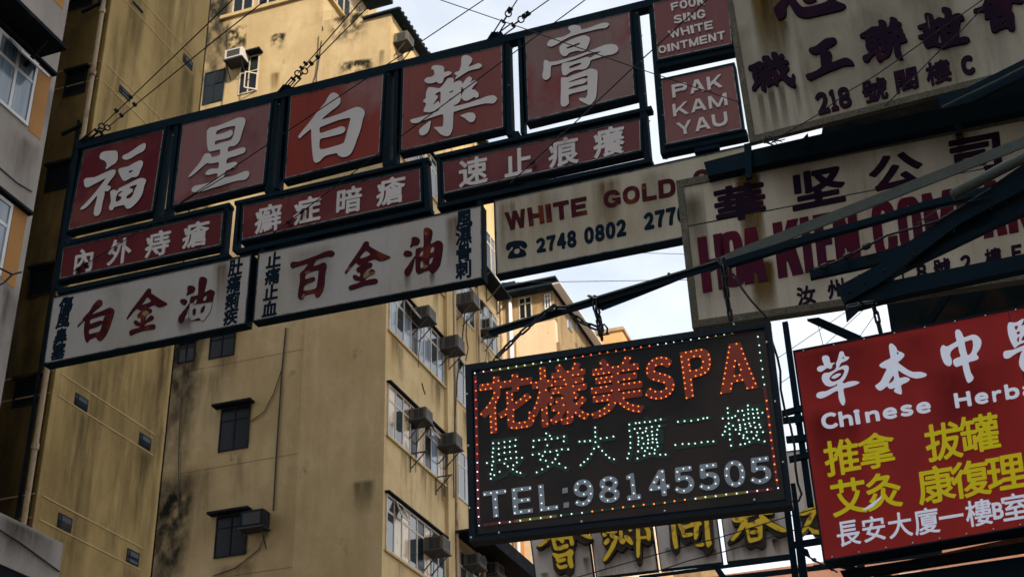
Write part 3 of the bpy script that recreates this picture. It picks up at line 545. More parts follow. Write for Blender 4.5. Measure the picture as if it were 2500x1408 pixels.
T['yi'] = traced('1585,160 1620,135 1740,140 1830,90 1880,65 1900,75 1880,140 1845,200 1910,190 2100,150 2200,300 2100,480 1905,540 1800,590 1740,640 1710,650 1670,590 1620,490 1585,370 1570,250;1715,215 1780,200 1780,240 1750,295 1725,270;1750,350 1800,310 1830,345 1780,385;1760,490 1780,440 1812,430 1795,540 1770,520;1850,500 1890,410 1935,420 1940,490;1485,770 1510,720 1580,705 1680,690 1780,650 1905,600 2100,540 2300,520 2250,700 2100,900 1990,1100 1905,1130 1850,1080 1810,1000 1805,920 1830,800 1870,710 1790,740 1700,790 1620,850 1560,868 1500,850', 2270, 770, .12073)
T['zhi'] = traced('175,520 190,470 260,445 320,410 370,400 430,425 440,400 400,370 410,320 460,305 520,312 535,350 580,380 552,310 560,255 620,245 665,280 672,350 690,290 740,275 768,310 740,360 692,400 760,370 830,390 840,430 790,455 702,470 790,465 840,490 845,530 790,600 830,640 880,670 890,620 920,600 945,640 940,720 960,780 940,830 900,820 820,780 740,700 680,715 665,790 640,798 595,770 520,815 480,800 445,610 470,820 465,880 450,895 385,850 380,765 330,820 295,875 240,870 240,820 280,745 245,660 240,560 230,545 190,540;320,525 345,525 345,545 320,545;330,590 355,590 350,615 330,615;340,670 370,665 350,705;420,495 440,540 415,545;485,460 500,500 482,500;485,585 630,505 690,600 670,640 665,575 600,530;520,645 575,635 580,690 545,725 560,690 560,660', 1800, 90, .14918)
T['gong'] = traced('1165,215 1190,180 1280,150 1370,80 1450,25 1580,10 1625,50 1610,100 1540,150 1450,205 1510,230 1545,280 1540,415 1640,380 1760,340 1840,360 1910,430 1890,465 1760,470 1620,520 1450,590 1300,660 1200,705 1140,680 1115,630 1150,600 1230,580 1365,500 1360,400 1350,270 1280,285 1210,265', 1800, 90, .14918)
T['xin'] = traced('205,215 290,120 380,0 420,-60 560,-60 640,-40 600,70 535,190 540,340 500,450 370,522 320,505 250,390 210,270;610,75 650,-10 760,-40 850,70 960,180 1080,185 1250,155 1400,110 1540,70 1650,0 1600,-80 1760,-60 1900,40 2080,110 2120,150 2090,210 1990,270 1700,340 1300,435 1130,472 980,465 830,410 740,310 680,200;970,0 1060,70 1140,80 1250,60 1330,0 1300,-60 1000,-60', 1870, 0, .092)
T['lian'] = traced('108,510 130,480 200,440 280,385 360,378 385,365 370,310 390,285 440,285 490,320 490,360 450,440 470,390 520,385 540,300 535,260 570,240 630,260 655,295 630,360 660,310 710,330 700,370 660,395 720,410 735,450 720,470 760,490 755,530 790,560 780,595 690,625 700,720 730,830 700,855 650,830 610,780 580,600 570,720 520,810 440,850 420,880 370,870 345,830 335,770 280,810 230,880 180,880 148,840 160,795 240,760 190,660 188,550 130,545;262,535 280,535 280,550 262,550;283,612 300,612 300,628 283,628;295,690 315,690 310,705;365,575 395,560 380,590;380,640 425,635 400,660 410,720 440,745 475,730 435,795;510,465 570,462 545,490;650,510 680,520 670,550;470,595 495,610 488,630', 2080, 0, .17045)
T['yi2'] = traced('935,370 1060,320 1035,240 1040,195 1090,182 1160,215 1165,275 1200,275 1240,245 1320,260 1320,190 1280,150 1285,110 1330,98 1400,120 1428,160 1425,220 1480,195 1540,190 1600,230 1605,280 1545,305 1548,340 1530,450 1545,540 1600,520 1670,535 1690,570 1650,610 1500,640 1380,670 1300,695 1210,665 1150,665 1085,690 1045,660 1010,590 1020,560 960,550 945,510 1050,470 1010,440 1020,410 960,415;1070,215 1085,215 1115,400 1103,400;1350,385 1410,365 1405,385 1350,395;1360,475 1418,460 1418,480 1362,500;1370,575 1430,552 1430,562;1175,410 1240,395 1255,430 1245,440;1230,500 1255,450 1262,540 1282,605 1235,610;1115,600 1150,580 1148,595;1340,310 1460,278 1455,285', 2080, 0, .17045)
T['hui'] = traced('1745,130 1860,90 1900,0 1960,-60 2300,-60 2400,0 2464,0 2440,45 2350,50 2300,40 2280,155 2320,190 2325,280 2335,390 2310,440 2250,435 2220,395 2130,420 2050,465 1995,440 1970,320 1990,270 1900,270 1900,180 1860,165 1750,185;1955,75 2015,50 1990,75;1990,180 2035,165 2000,187;2075,250 2180,238 2100,262;2075,355 2088,325 2085,345;2150,350 2190,305 2200,340', 2080, 0, .17045)
# gold letters: thick dark body and raised gold strokes
T['g1d'] = traced('80,830 200,720 330,590 420,480 560,430 720,480 800,540 900,500 1000,540 1130,640 1110,690 1000,740 930,720 810,640 800,740 770,850 770,950 760,1240 690,1330 600,1270 500,1325 420,1230 395,1050 380,950 400,900 350,780 335,720 250,770 150,840', 1300, 1230, .128)
T['g1g'] = traced('120,790 250,690 340,590 310,660 200,760;370,620 480,640 620,600 720,560 750,640 770,740 740,770 720,680 690,640 560,660 430,680 440,780 470,830 560,800 660,770 660,810 540,850 430,850 395,720;390,940 500,965 640,930 720,870 765,910 730,1000 760,1160 730,1200 690,1100 680,960 560,990 450,1010;470,1010 500,1060 610,1040 610,1065 500,1095 465,1060;470,1140 530,1190 640,1160 640,1190 520,1215;895,520 960,540 1110,620 1110,640 1050,630 930,570;530,650 580,680 570,720 540,700', 1300, 1230, .128)
T['g2d'] = traced('1310,560 1330,470 1480,400 1620,420 1700,380 1900,360 2080,350 2180,370 2270,500 2280,650 2230,750 2150,760 2080,690 2070,1000 2050,1120 2010,1125 1960,1000 1930,780 1880,840 1800,790 1700,890 1640,860 1590,850 1500,980 1400,1090 1340,1060 1470,830 1400,820 1345,740 1360,660;2060,480 2100,440 2150,500 2150,590 2080,600', 1300, 1230, .128)
T['g2g'] = traced('1410,460 1440,520 1530,470 1600,455 1590,520 1530,580 1640,640 1600,650 1510,620 1490,560 1540,500 1480,520 1420,530 1400,490;1350,560 1400,580 1360,600;1375,730 1440,660 1450,700 1390,760;1540,720 1600,670 1540,830 1400,1040 1360,1050 1480,860;1680,450 1700,560 1690,640 1760,690 1720,740 1670,690;1760,610 1830,620 1900,720 1890,755 1830,710;1840,410 1880,480 1850,500;1995,440 2025,430 2040,620 2150,620 2140,640 2045,650 2025,960 2000,980 1995,700;2110,375 2160,380 2230,500 2230,660 2195,660 2190,520', 1300, 1230, .128)
T['g3d'] = traced('205,230 310,200 320,400 335,620 290,700 230,620 215,420;330,260 420,210 600,200 670,280 650,420 590,560 520,520 440,570 380,500 340,380;420,340 520,330 530,400 430,410;660,150 800,120 820,350 835,560 790,690 740,720 690,650 580,580 640,570 690,560 690,350', 1600, 1230, .168)
T['g3g'] = traced('235,220 270,215 285,400 315,610 295,640 265,520 245,350;345,285 400,320 520,290 530,240 600,215 660,280 620,310 610,440 580,500 570,400 570,310 420,350 410,430 520,425 525,445 410,465 390,400 350,320;720,130 750,125 770,350 790,520 805,560 765,610 740,520 730,300;585,580 690,570 685,595 620,600', 1600, 1230, .168)
T['g4d'] = traced('1120,220 1200,180 1300,140 1320,60 1450,30 1640,40 1720,120 1690,160 1570,160 1640,220 1760,290 1920,380 1910,420 1790,460 1700,400 1590,330 1590,580 1540,630 1460,590 1380,630 1310,570 1300,400 1200,500 1060,570 1080,520 1200,380 1260,290 1180,305 1130,270', 1600, 1230, .168)
T['g4g'] = traced('1125,220 1200,190 1285,150 1260,230 1180,250;1300,100 1350,90 1345,150 1450,120 1460,70 1640,55 1700,100 1680,130 1560,135 1480,130 1340,185 1320,280 1290,200;1520,160 1590,190 1700,280 1890,370 1870,390 1780,370 1650,300 1560,240;1320,300 1420,270 1500,220 1560,250 1540,300 1540,470 1510,490 1490,330 1350,340 1370,500 1470,490 1500,520 1370,540 1340,420;1110,500 1200,400 1260,270 1300,290 1230,400 1130,510;1390,400 1460,385 1470,410 1400,420', 1600, 1230, .168)
T['g5d'] = traced('2085,130 2240,60 2330,0 2440,0 2440,300 2380,300 2400,440 2330,460 2240,350 2140,430 2110,420 2150,250 2100,190;', 1600, 1230, .168)
T['g5g'] = traced('2090,125 2250,60 2320,0 2420,-10 2330,100 2210,330 2130,410 2230,200 2280,110 2150,150;2240,345 2310,380 2400,390 2400,420 2300,410', 1600, 1230, .168)
# ------------------------------------------------------------------ planes of the place
S = Plane(943, 745, 31, 19)        # street frontage line on the far side of the street
L = Plane(943, 745, 31, 108)       # side wall of the cream building, square to the street
G = Plane(900, 400, 15.6, 108)       # red sign gantry
SPA = Plane(1500, 1000, 10, 103.5)
HERB = Plane(2200, 1100, 9.5, 112)
HOA = Plane(1900, 600, 13.0, 107)
UNI = Plane(2000, 200, 12.3, 111.7)
GOLD = Plane(1700, 1300, 24, 104)
U, LV, NV = S.u, L.u, S.n          # along street, along side walls, from the far frontage towards the street

def expand(q, d):
    out = []
    for i in range(4):
        c = np.array(q[i], float); a = c - np.array(q[i - 1], float); b = c - np.array(q[(i + 1) % 4], float)
        out.append(tuple(c + d * (a / np.linalg.norm(a) + b / np.linalg.norm(b))))
    return out
def lerpq(q, u, v):
    tl, tr, br, bl = (np.array(p, float) for p in q)
    return tuple((tl * (1 - u) + tr * u) * (1 - v) + (bl * (1 - u) + br * u) * v)

# ------------------------------------------------------------------ ground
def sheet(name, pts, m, z):
    mb = MB(); mb.add([(x, y, z) for x, y in pts], [(0, 1, 2, 3)]); o = solo(mb, name, m, None, None, kind='structure'); return o
sheet('ground', [(-400, -200), (400, -200), (400, 600), (-400, 600)], M['pave'], 0.0)
def street_pt(t, o): p = CAM + U * t + NV * o; return (p.x, p.y)
mb = MB(); mb.add([(*street_pt(-60, -9.5), .004), (*street_pt(-60, 3.0), .004), (*street_pt(200, 3.0), .004), (*street_pt(200, -9.5), .004)], [(0, 1, 2, 3)])
solo(mb, 'road', M['asphalt'], None, None, kind='structure')
for nm, o0, o1 in (('pavement', -12.35, -9.5), ('pavement', 3.0, 4.95)):
    mb = MB(); P = [street_pt(-60, o0), street_pt(-60, o1), street_pt(200, o1), street_pt(200, o0)]
    mb.prism([(x, y, .13) for x, y in P], [(x, y, .001) for x, y in P]); solo(mb, nm, M['pave'], None, None, kind='structure')

# ------------------------------------------------------------------ windows and air conditioners
def window(par, pl, s0, s1, z0, z1, mull=2, trans=0.3, glass='glass', fr='winframe', t=0.05, off=0.03, name='window', panes=None):
    """an aluminium window: frame bars stand 3 cm proud, panes sit 6 cm back in a dark reveal"""
    mb = MB(); mb.rframe(pl, s0, s1, z0, z1, t, off, 0.08)
    for i in range(1, mull): x = s0 + (s1 - s0) * i / mull; mb.rect(pl, x - t / 2, x + t / 2, z0 + t, z1 - t, off - .004, 0.07)
    if trans: zt = z1 - (z1 - z0) * trans; mb.rect(pl, s0 + t, s1 - t, zt - t / 2, zt + t / 2, off - .008, 0.06)
    f = part(mb, name, par, M[fr])
    gl = panes or [glass]
    for i in range(len(gl)):
        a = s0 + (s1 - s0) * i / len(gl); b = s0 + (s1 - s0) * (i + 1) / len(gl)
        mb = MB(); mb.rect(pl, a + .002, b - .002, z0 + .003, z1 - .003, 0.012, 0.02); part(mb, 'pane', f, M[gl[i]])
    return f
def hood(par, pl, s0, s1, z, d=0.22, m='canopy', t=0.06):
    mb = MB(); mb.rect(pl, s0, s1, z, z + t, d, d + 0.02); return part(mb, 'window_hood', par, M[m])
AC = []
def aircon(pl, s, z, label, w=0.52, h=0.35, d=0.50, m='acbox', group='window air conditioners on the cream building'):
    r = thing('air_conditioner', label, 'air conditioner', pl.w(s + w / 2, z, 0.0), group)
    mb = MB(); mb.rect(pl, s, s + w, z, z + h, d, d - .03); part(mb, 'casing', r, M[m])
    mb = MB(); mb.rect(pl, s + .06, s + w - .06, z + .05, z + h - .05, d + .012, 0.03); g = part(mb, 'front_grille', r, M['acgrille'])
    mb = MB(); mb.rframe(pl, s + .03, s + w - .03, z + .02, z + h - .02, .035, d + .018, .03); part(mb, 'grille_frame', r, M[m])
    side = Plane(0, 0, 1, 0); side.o = pl.w(s, 0); side.u = pl.n; side.n = -pl.u
    mb = MB()
    for k in range(2): mb.rect(side, d * (.30 + .30 * k), d * (.30 + .30 * k) + d * .27, z + .035, z + h - .035, .006, .02)
    part(mb, 'side_vent', r, M['acgrille'])
    mb = MB(); mb.rect(pl, s - .03, s + w + .03, z - .045, z - .005, d + .03, d + .02)
    for q in (s + .02, s + w - .05):
        mb.bar(pl.w(q, z - .05, d * .9), pl.w(q, z - .5, 0.02), .025, .025)
    part(mb, 'bracket', r, M['acgrille']); AC.append(r); return r

# ------------------------------------------------------------------ building A: off-white block at the left edge
sA = -13.38
bA = thing('apartment_building', 'off-white rendered block at the left edge with ochre panels and a dark canopy', 'building', S.w(sA - 6, 0))
mb = MB(); mb.rect(S, sA - 34, sA, 0, 34, 0, 12); part(mb, 'wall', bA, M['agrey'])
def szr(pl, pxs): P = [pl.sz(*p) for p in pxs]; return min(p[0] for p in P), max(p[0] for p in P), min(p[1] for p in P), max(p[1] for p in P)
zw1 = S.sz(57, 303)[1]; zw1t = S.sz(73, 205)[1]; sw1 = S.sz(60, 260)[0]
fl = S.sz(62, 522)[1] - S.sz(125, 185)[1]                # floor spacing (negative)
for k, kk in ((0, 1), (1, 1), (-1, 0)):
    dz = fl * k
    zt = S.sz(125, 185)[1] + dz; zb = S.sz(92, 338)[1] + dz
    s1 = S.sz(125, 185)[0]; s0 = S.sz(94, 159)[0]
    mb = MB(); mb.rect(S, s0 + .02, s1, zb, zt, 0.006, 0.02); part(mb, 'spandrel_panel', bA, M['ochrepanel'])
    mb = MB(); mb.rect(S, s0 - 2.2, s1 + .04, zt, zt + .05, .10, .11); part(mb, 'window_hood', bA, M['canopy'])
    wz0, wz1 = zw1 + dz, zt - .03
    wf = window(bA, S, sw1 - 1.3, s0 - .02, wz0, wz1, 3, 0.33, fr='winwhite', panes=['curtain', 'curtain', 'curtain'], t=.06)
    if k == 0:
        # top-hung sash swung outwards
        ztr = wz1 - (wz1 - wz0) * .33; mb = MB(); gl = MB()
        a0, a1 = sw1 - .62, s0 - .05
        q = [S.w(a0, wz1 - .05, .05), S.w(a1, wz1 - .05, .05), S.w(a1, ztr + .06, .30), S.w(a0, ztr + .06, .30)]
        for i in range(4): mb.bar(q[i], q[(i + 1) % 4], .035, .035)
        nn = (q[1] - q[0]).cross(q[3] - q[0]).normalized() * .006; gl.prism([p + nn for p in q], [p - nn for p in q])
        part(mb, 'open_sash', wf, M['winwhite']); part(gl, 'sash_pane', wf, M['glass'])
# the concrete canopy slab above the upper window
zc = S.sz(100, 141)[1]; e = S.sz(100, 141)[0]
pr = min((abs(S.sz(168, 126, p / 100)[1] - zc), p / 100) for p in range(5, 160))[1]
mb = MB(); mb.rect(S, e - 4.5, e, zc, zc + .07, pr, pr); part(mb, 'canopy', bA, M['canopy'])
for q in (e - .35, e - 1.9): mb = MB(); mb.bar(S.w(q, zc - .02, pr * .75), S.w(q, zc - .45, .02), .05, .05); part(mb, 'canopy_bracket', bA, M['canopy'])
for x0, x1, y0, y1, k in ((20, 110, 330, 520, 'grime'), (60, 150, 200, 330, 'grime'), (-40, 60, 560, 800, 'grime'), (0, 60, 700, 960, 'soot')):
    stain(bA, S, [(x0, y0 - 30), (x1, y0 + 30), (x1 - 20, y1 + 30), (x0 - 20, y1 - 30)], k, .004, 'stain')
mb = MB(); mb.tube([S.at(0, 410, .01), S.at(40, 445, .01), S.at(78, 468, .01)], .012); part(mb, 'crack_line', bA, M['acgrille'])
# lower parapet that juts out at the bottom left
E_ = Plane(155, 1325, 18.3, 19)
zz = E_.sz(155, 1325)[1]
pb = thing('concrete_parapet', 'pale concrete canopy parapet jutting out at the bottom left corner', 'parapet', E_.w(E_.sz(155, 1325)[0] - 2, zz - .7))
se = E_.sz(155, 1325)[0]
mb = MB(); mb.rect(E_, se - 7, se, zz - .62, zz, 0, .14); part(mb, 'parapet_wall', pb, M['agrey'])
mb = MB(); mb.rect(E_, se - 7, se - .03, zz - .78, zz - .63, -.02, 1.4); part(mb, 'slab', pb, M['canopy'])
mb = MB(); stain(pb, E_, [(se - 2.2, zz), (se - .1, zz), (se - .1, zz - .6), (se - 2.2, zz - .6)], 'soot', .004, 'stain', True); stain(pb, E_, [(se - 1.2, zz), (se - .2, zz), (se - .2, zz - .5), (se - 1.2, zz - .5)], 'grime', .006, 'stain', True)
mb = MB(); a, b, c = (E_.w(se - 2.6, zz - .10, .02), E_.w(se - .9, zz - .26, .02), E_.w(se - .03, zz - .40, .02)); mb.tube([a, b, c], .012); part(mb, 'cable', pb, M['wire'])

# ------------------------------------------------------------------ building B: stained yellow block with the narrow brown flank
sB0, sB1 = -12.28, -9.17
bB = thing('tenement_building', 'narrow stained yellow tenement with small square windows and a brown shaded flank', 'building', S.w((sB0 + sB1) / 2, 0, -4))
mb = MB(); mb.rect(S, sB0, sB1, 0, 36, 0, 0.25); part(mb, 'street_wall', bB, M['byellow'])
LB = Plane(230, 300, math.hypot(S.w(sB0, 0).x, S.w(sB0, 0).y), 108)      # flank plane through the corner
LB.o = S.w(sB0, 0)
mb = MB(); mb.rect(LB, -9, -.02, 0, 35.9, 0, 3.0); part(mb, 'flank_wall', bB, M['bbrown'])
for pxs in ([(450, 133), (466, 172)], [(294, 209), (314, 247)], [(322, 0), (350, 37)], [(186, 959), (210, 1004)], [(343, 1056), (364, 1099)], [(144, 1251), (171, 1300)], [(311, 1337), (336, 1382)]):
    a, b, z0, z1 = szr(S, pxs); s = (a + b) / 2
    mb = MB(); w_ = .17; h_ = (z1 - z0) / 2 * 1.05; zm = (z0 + z1) / 2
    mb.rframe(S, s - w_, s + w_, zm - h_, zm + h_, .022, .014, .05); mb.rect(S, s - w_ + .06, s - w_ + .075, zm - h_ + .02, zm + h_ - .02, .02, .04); mb.rect(S, s - w_ + .02, s + w_ - .02, zm - .01 + random.uniform(-.08, .05), zm + .008, .02, .04)
    f = part(mb, 'window', bB, M['roofdark']); mb = MB(); mb.rect(S, s - w_ + .005, s + w_ - .005, zm - h_ + .005, zm + h_ - .005, .012, .02); part(mb, 'pane', f, M['glassdark'])
    stain(bB, S, [(s - w_ - .05, zm - h_), (s + w_ + .12, zm - h_), (s + w_ + .1, zm - h_ - random.uniform(1.1, 2.2)), (s - w_ - .1, zm - h_ - 1.5)], 'grime', .004, 'grime_run', True)
for pxs in ([(262, 160)], [(255, 202)], [(300, 0), (481, 190)], [(344, 0), (494, 164)], [(154, 919), (390, 1064)], [(157, 977), (382, 1114)], [(171, 1246), (353, 1338)], [(174, 1309), (309, 1371)]):
    z = sum(S.sz(*p)[1] for p in pxs) / len(pxs)
    mb = MB(); mb.rect(S, sB0 + .12, sB1 - .3, z - .010, z + .010, .008, .03); part(mb, 'ledge', bB, M['ledge'])
    mb = MB(); mb.rect(LB, -4, -.04, z - .012, z + .012, .01, .03); part(mb, 'ledge', bB, M['ledge'])
for pxs in ([(164, 180), (207, 225)], [(118, 410), (170, 457)], [(77, 660), (130, 715)], [(40, 930), (90, 985)], [(165, 0), (225, 12)]):
    a, b, z0, z1 = szr(LB, pxs)
    mb = MB(); mb.rframe(LB, a, b, z0, z1, .035, .02, .05); mb.rect(LB, a - .03, b + .03, z1, z1 + .05, .08, .09); f = part(mb, 'window', bB, M['roofdark'])
    mb = MB(); mb.rect(LB, a + .004, b - .004, z0 + .004, z1 - .004, .008, .02); part(mb, 'pane', f, M['glassdark'])
for a, b, z1, z0, k in ((-9.75, -9.35, 20, 8, 'soot'), (-9.6, -9.2, 14, 6, 'soot'), (-12.2, -11.6, 19, 10, 'grime'), (-11.5, -10.2, 16, 7, 'grime'), (-11, -9.6, 22, 15, 'grime'), (-10.6, -9.4, 13, 4, 'grime'), (-12.2, -10.9, 12.5, 5, 'grime'), (-11.9, -11.2, 21, 17.5, 'soot')):
    stain(bB, S, [(a, z1), (b, z1), (b, z0), (a, z0)], k, .003, 'stain', True)
for a, b, z1, z0, k in ((-1.6, -.3, 22, 15, 'grime'), (-2.2, -.6, 16, 8, 'soot'), (-1.2, -.2, 14, 5, 'soot')): stain(bB, LB, [(a, z1), (b, z1), (b, z0), (a, z0)], k, .003, 'stain', True)
mb = MB(); mb.tube([LB.w(-.10, z, .09) for z in (0, 9, 18, 27, 36)], .045, 8); part(mb, 'drainpipe', bB, M['pipe'], 'pale old drainpipe running down the corner', True)
mb = MB()
for z in np.arange(7, 30, 1.45): mb.tube([LB.w(-.10, z, .09), LB.w(-.10, z + .10, .09)], .062, 8)
part(mb, 'pipe_collar', bB, M['pipe'])
mb = MB(); mb.tube([LB.w(-.26, z, .07) for z in (0, 8, 16.2)], .03, 6); mb.tube([LB.w(-.22, z, .07) for z in (18.9, 36)], .03, 6); part(mb, 'waste_pipe', bB, M['roofdark'])
for z in (18.75, 15.95):
    mb = MB(); mb.bar(LB.w(-.55, z, .10), LB.w(-.12, z + .12, .10), .05, .05); part(mb, 'pipe_branch', bB, M['roofdark'])

# ------------------------------------------------------------------ building C: cream block with the enclosed bay over the street
bC = thing('corner_building', 'cream and ochre block with ribbon windows and air conditioners behind the red signs', 'building', S.w(3, 0, -3))
lb = L.sz(740, 900)[0]                                  # where the bay meets the main block, along the side wall
l0 = -9.2; E0, E1 = 0.0, 8.72
LM = Plane(943, 745, 31, 108); LM.o = L.o - L.n * 0.10   # main block sits 10 cm behind the bay flank
mb = MB(); mb.rect(LM, l0, lb, 0, 36, 0, 3.9); part(mb, 'side_wall', bC, M['cleft'])
ZT = 28.55
mb = MB(); mb.rect(L, lb - .02, -.02, 0, ZT, 0, 0.3); part(mb, 'bay_side_wall', bC, M['cleft'])
mb = MB(); mb.rect(S, .004, E1, 0, ZT - .02, 0, 2.0); part(mb, 'bay_street_wall', bC, M['cstreet'])
# black mould down the rear edge of the side wall, blotches under the parapets, runs below the sills
mb = MB(); mb.rect(LM, -9.1, -6.32, 0, 35.9, .006, .01); part(mb, 'mould_strip', bC, M['mould'], 'black mould strip down the rear edge of the side wall')
for z0, z1 in ((25.5, 31.5), (19, 26), (13.5, 20.0), (8, 15)): stain(bC, LM, [(-7.1, z1), (-5.25 + random.uniform(-.2, .1), z1), (-5.5, z0), (-7.1, z0)], 'edgemould', .009, 'mould', True)
for x0, x1, y0, y1, pl, k in ((800, 905, 30, 110, L, 'blotch'), (825, 915, 145, 215, L, 'blotch'), (570, 605, 60, 165, LM, 'blotch'), (545, 585, 70, 150, LM, 'blotch'), (660, 700, 80, 125, LM, 'blotch'), (660, 685, 175, 235, LM, 'rust'), (560, 600, 1100, 1290, LM, 'grime'), (520, 640, 1370, 1500, LM, 'grime'), (515, 585, 865, 985, LM, 'grime'),
                              (470, 545, 900, 1130, LM, 'grime'), (440, 530, 1130, 1400, LM, 'grime'), (850, 920, 1170, 1260, L, 'drip'), (925, 941, 120, 175, L, 'rust'), (756, 905, 20, 60, L, 'grime')):
    stain(bC, pl, [(x0, y0 + .07 * (x1 - x0)), (x1, y0 - .07 * (x1 - x0)), (x1 - 4, y1 - .07 * (x1 - x0)), (x0 - 4, y1 + .07 * (x1 - x0))], k, .006, 'stain')
# side wall windows
for pxs, kind in (([(541, 1000), (606, 1092)], 0), ([(530, 1262), (600, 1352)], 0), ([(515, 815), (572, 866)], 0), ([(589, 145), (628, 222)], 1), ([(502, 180), (544, 245)], 2), ([(438, 838), (474, 880)], 0)):
    a, b, z0, z1 = szr(LM, pxs)
    if kind != 2: hood(bC, LM, a - .16, b + .10, z1 + .02, .26)
    f = window(bC, LM, a, b, z0, z1, 2, .3 if kind == 0 else .42, 'glassdark', 'roofdark' if kind != 1 else 'winframe', .035)
    if kind == 1:
        mb = MB(); q = [LM.w(b - .02, z0 + .03, .04), LM.w(b - .30, z0 + .03, .26), LM.w(b - .30, z0 + .62, .26), LM.w(b - .02, z0 + .62, .04)]
        for i in range(4): mb.bar(q[i], q[(i + 1) % 4], .03, .03)
        part(mb, 'open_sash', f, M['winframe'])
# ledge and top-floor windows of the main block
zl = LM.sz(640, 20)[1]
mb = MB(); mb.rect(LM, -5.88, lb - .0, zl - .06, zl + .06, .09, .10); part(mb, 'ledge', bC, M['ledge'])
for a, b in ((-5.5, -4.75), (-4.6, -3.9), (-3.75, -3.0)): window(bC, LM, a, b, zl + .07, zl + 1.5, 2, .3, 'glassdark', 'winframe', .05)
# main block street face above the bay, with its own ledge and windows
SM = Plane(943, 745, 31, 19); SM.o = L.w(lb, 0)
mb = MB(); EU = SM.sz(893, 21)[0]; mb.rect(SM, .12, EU, ZT, 36, .004, 4); part(mb, 'upper_street_wall', bC, M['cleft'])
mb = MB(); mb.rect(SM, .12, EU, zl - .05, zl + .05, .12, .13); part(mb, 'ledge', bC, M['ledge'])
for k in range(2): window(bC, SM, .5 + k * 1.9, min(1.9 + k * 1.9, EU - .1), zl + .1, zl + 1.4, 3, .3, 'glass', 'winframe', .06)
mb = MB(); mb.rect(SM, .0, EU + .2, zl + 1.75, zl + 1.9, .9, 1.0); part(mb, 'roof_eave', bC, M['roofdark'])
# bay parapet and corrugated eave
mb = MB(); mb.rect(L, lb + .1, -.75, ZT + .003, ZT + .40, -.01, .25); part(mb, 'parapet', bC, M['cleft'])
mb = MB(); mb.rect(S, -.12, E1, ZT + .01, ZT + .07, .30, 1.2)
for s in np.arange(-.05, E1, .22): mb.rect(S, s, s + .09, ZT + .072, ZT + .11, .32, 1.2)
part(mb, 'roof_eave', bC, M['roofdark'], 'dark corrugated eave over the bay')
# faint floor joints and thin drains
for zz_ in (12.0, 14.95, 17.9, 20.85, 23.8, 26.75): mb = MB(); mb.rect(LM, -5.9, lb - .06, zz_, zz_ + .014, .004, .01); part(mb, 'render_joint', bC, M['grimeline'])
for a_, r_ in ((4.55, .05), (6.58, .045)): mb = MB(); mb.tube([S.w(a_, z, .09) for z in (0, 9, 18, ZT - .3)], r_, 6); part(mb, 'drainpipe', bC, M['pipe'], None, True)
# conduits down the side wall
mb = MB(); mb.tube([LM.at(x, y, .03) for x, y in ((698, 800), (688, 905), (683, 985), (675, 1100), (667, 1245))], .022); part(mb, 'conduit', bC, M['acgrille'])
mb = MB(); mb.tube([LM.at(x, y, .03) for x, y in ((690, 895), (668, 960), (645, 1005), (612, 1028))], .014); part(mb, 'conduit', bC, M['acgrille'])
mb = MB(); mb.tube([LM.at(x, y, .03) for x, y in ((655, 1290), (632, 1340), (575, 1385), (520, 1405))], .014); part(mb, 'conduit', bC, M['acgrille'])
mb = MB(); mb.tube([LM.at(x, y, .03) for x, y in ((556, 60), (552, 170), (540, 270), (455, 840), (442, 960), (436, 1100), (436, 1240))], .014); part(mb, 'conduit', bC, M['acgrille'])
mb = MB(); mb.tube([L.at(x, y, .02) for x, y in ((785, 100), (775, 170), (760, 215))], .02); part(mb, 'conduit', bC, M['acgrille'])
# ribbon windows, floor by floor
FH = 2.95
pil0, pil1 = 3.92, 4.40
for k, zh in enumerate((10.6, 13.55, 16.5, 19.45, 22.4, 25.35)):
    zs = zh - 1.42
    kinds = [['creamreflect', 'glass', 'creamreflect', 'glassdark', 'creamreflect', 'curtain', 'glass', 'creamreflect'], ['glass', 'creamreflect', 'creamreflect', 'glass', 'glassdark', 'creamreflect', 'glass', 'glass'],
             ['creamreflect', 'glass', 'creamreflect', 'glassdark', 'creamreflect', 'glassdark', 'curtain', 'creamreflect'], ['curtain', 'glass', 'curtain', 'glassdark', 'curtain', 'curtain', 'glass', 'curtain']][k % 4]
    window(bC, S, .16, pil0 - .05, zs, zh, 8, .30, 'glass', 'winframe', .055, panes=kinds)
    window(bC, S, pil1 + .02, 6.4, zs, zh + .05, 4, .30, 'glass', 'winframe', .055, panes=['curtain', 'glass', 'curtain', 'glassdark'])
    window(bC, S, 6.75, 8.45, zs, zh + .05, 4, .30, 'glass', 'winframe', .055, panes=['glass', 'curtain', 'glassdark', 'glass'])
    mb = MB(); mb.rect(S, .1, pil0, zh + .003, zh + .05, .12, .13); part(mb, 'window_hood', bC, M['canopy'])
    mb = MB(); mb.rect(S, .1, pil0, zs - .055, zs - .003, .06, .07); part(mb, 'sill', bC, M['ledge'])
mb = MB(); mb.rect(S, pil0 + .02, pil1 - .02, 0, ZT - .05, .10, .11); part(mb, 'pilaster', bC, M['cstreet'])
# a few sashes standing open
for s0, s1, zt, o_ in ((1.15, 1.58, 19.40, .30), (2.55, 2.98, 16.45, .26), (5.0, 5.45, 19.45, .28), (.65, 1.05, 13.5, .22), (7.0, 7.4, 22.4, .3)):
    q = [S.w(s0, zt, .05), S.w(s1, zt, .05), S.w(s1, zt - .40, o_), S.w(s0, zt - .40, o_)]; mb = MB()
    for i in range(4): mb.bar(q[i], q[(i + 1) % 4], .03, .03)
    f = part(mb, 'open_sash', bC, M['winframe']); nn = (q[1] - q[0]).cross(q[3] - q[0]).normalized() * .005; mb = MB(); mb.prism([p + nn for p in q], [p - nn for p in q]); part(mb, 'pane', f, M['glass'])
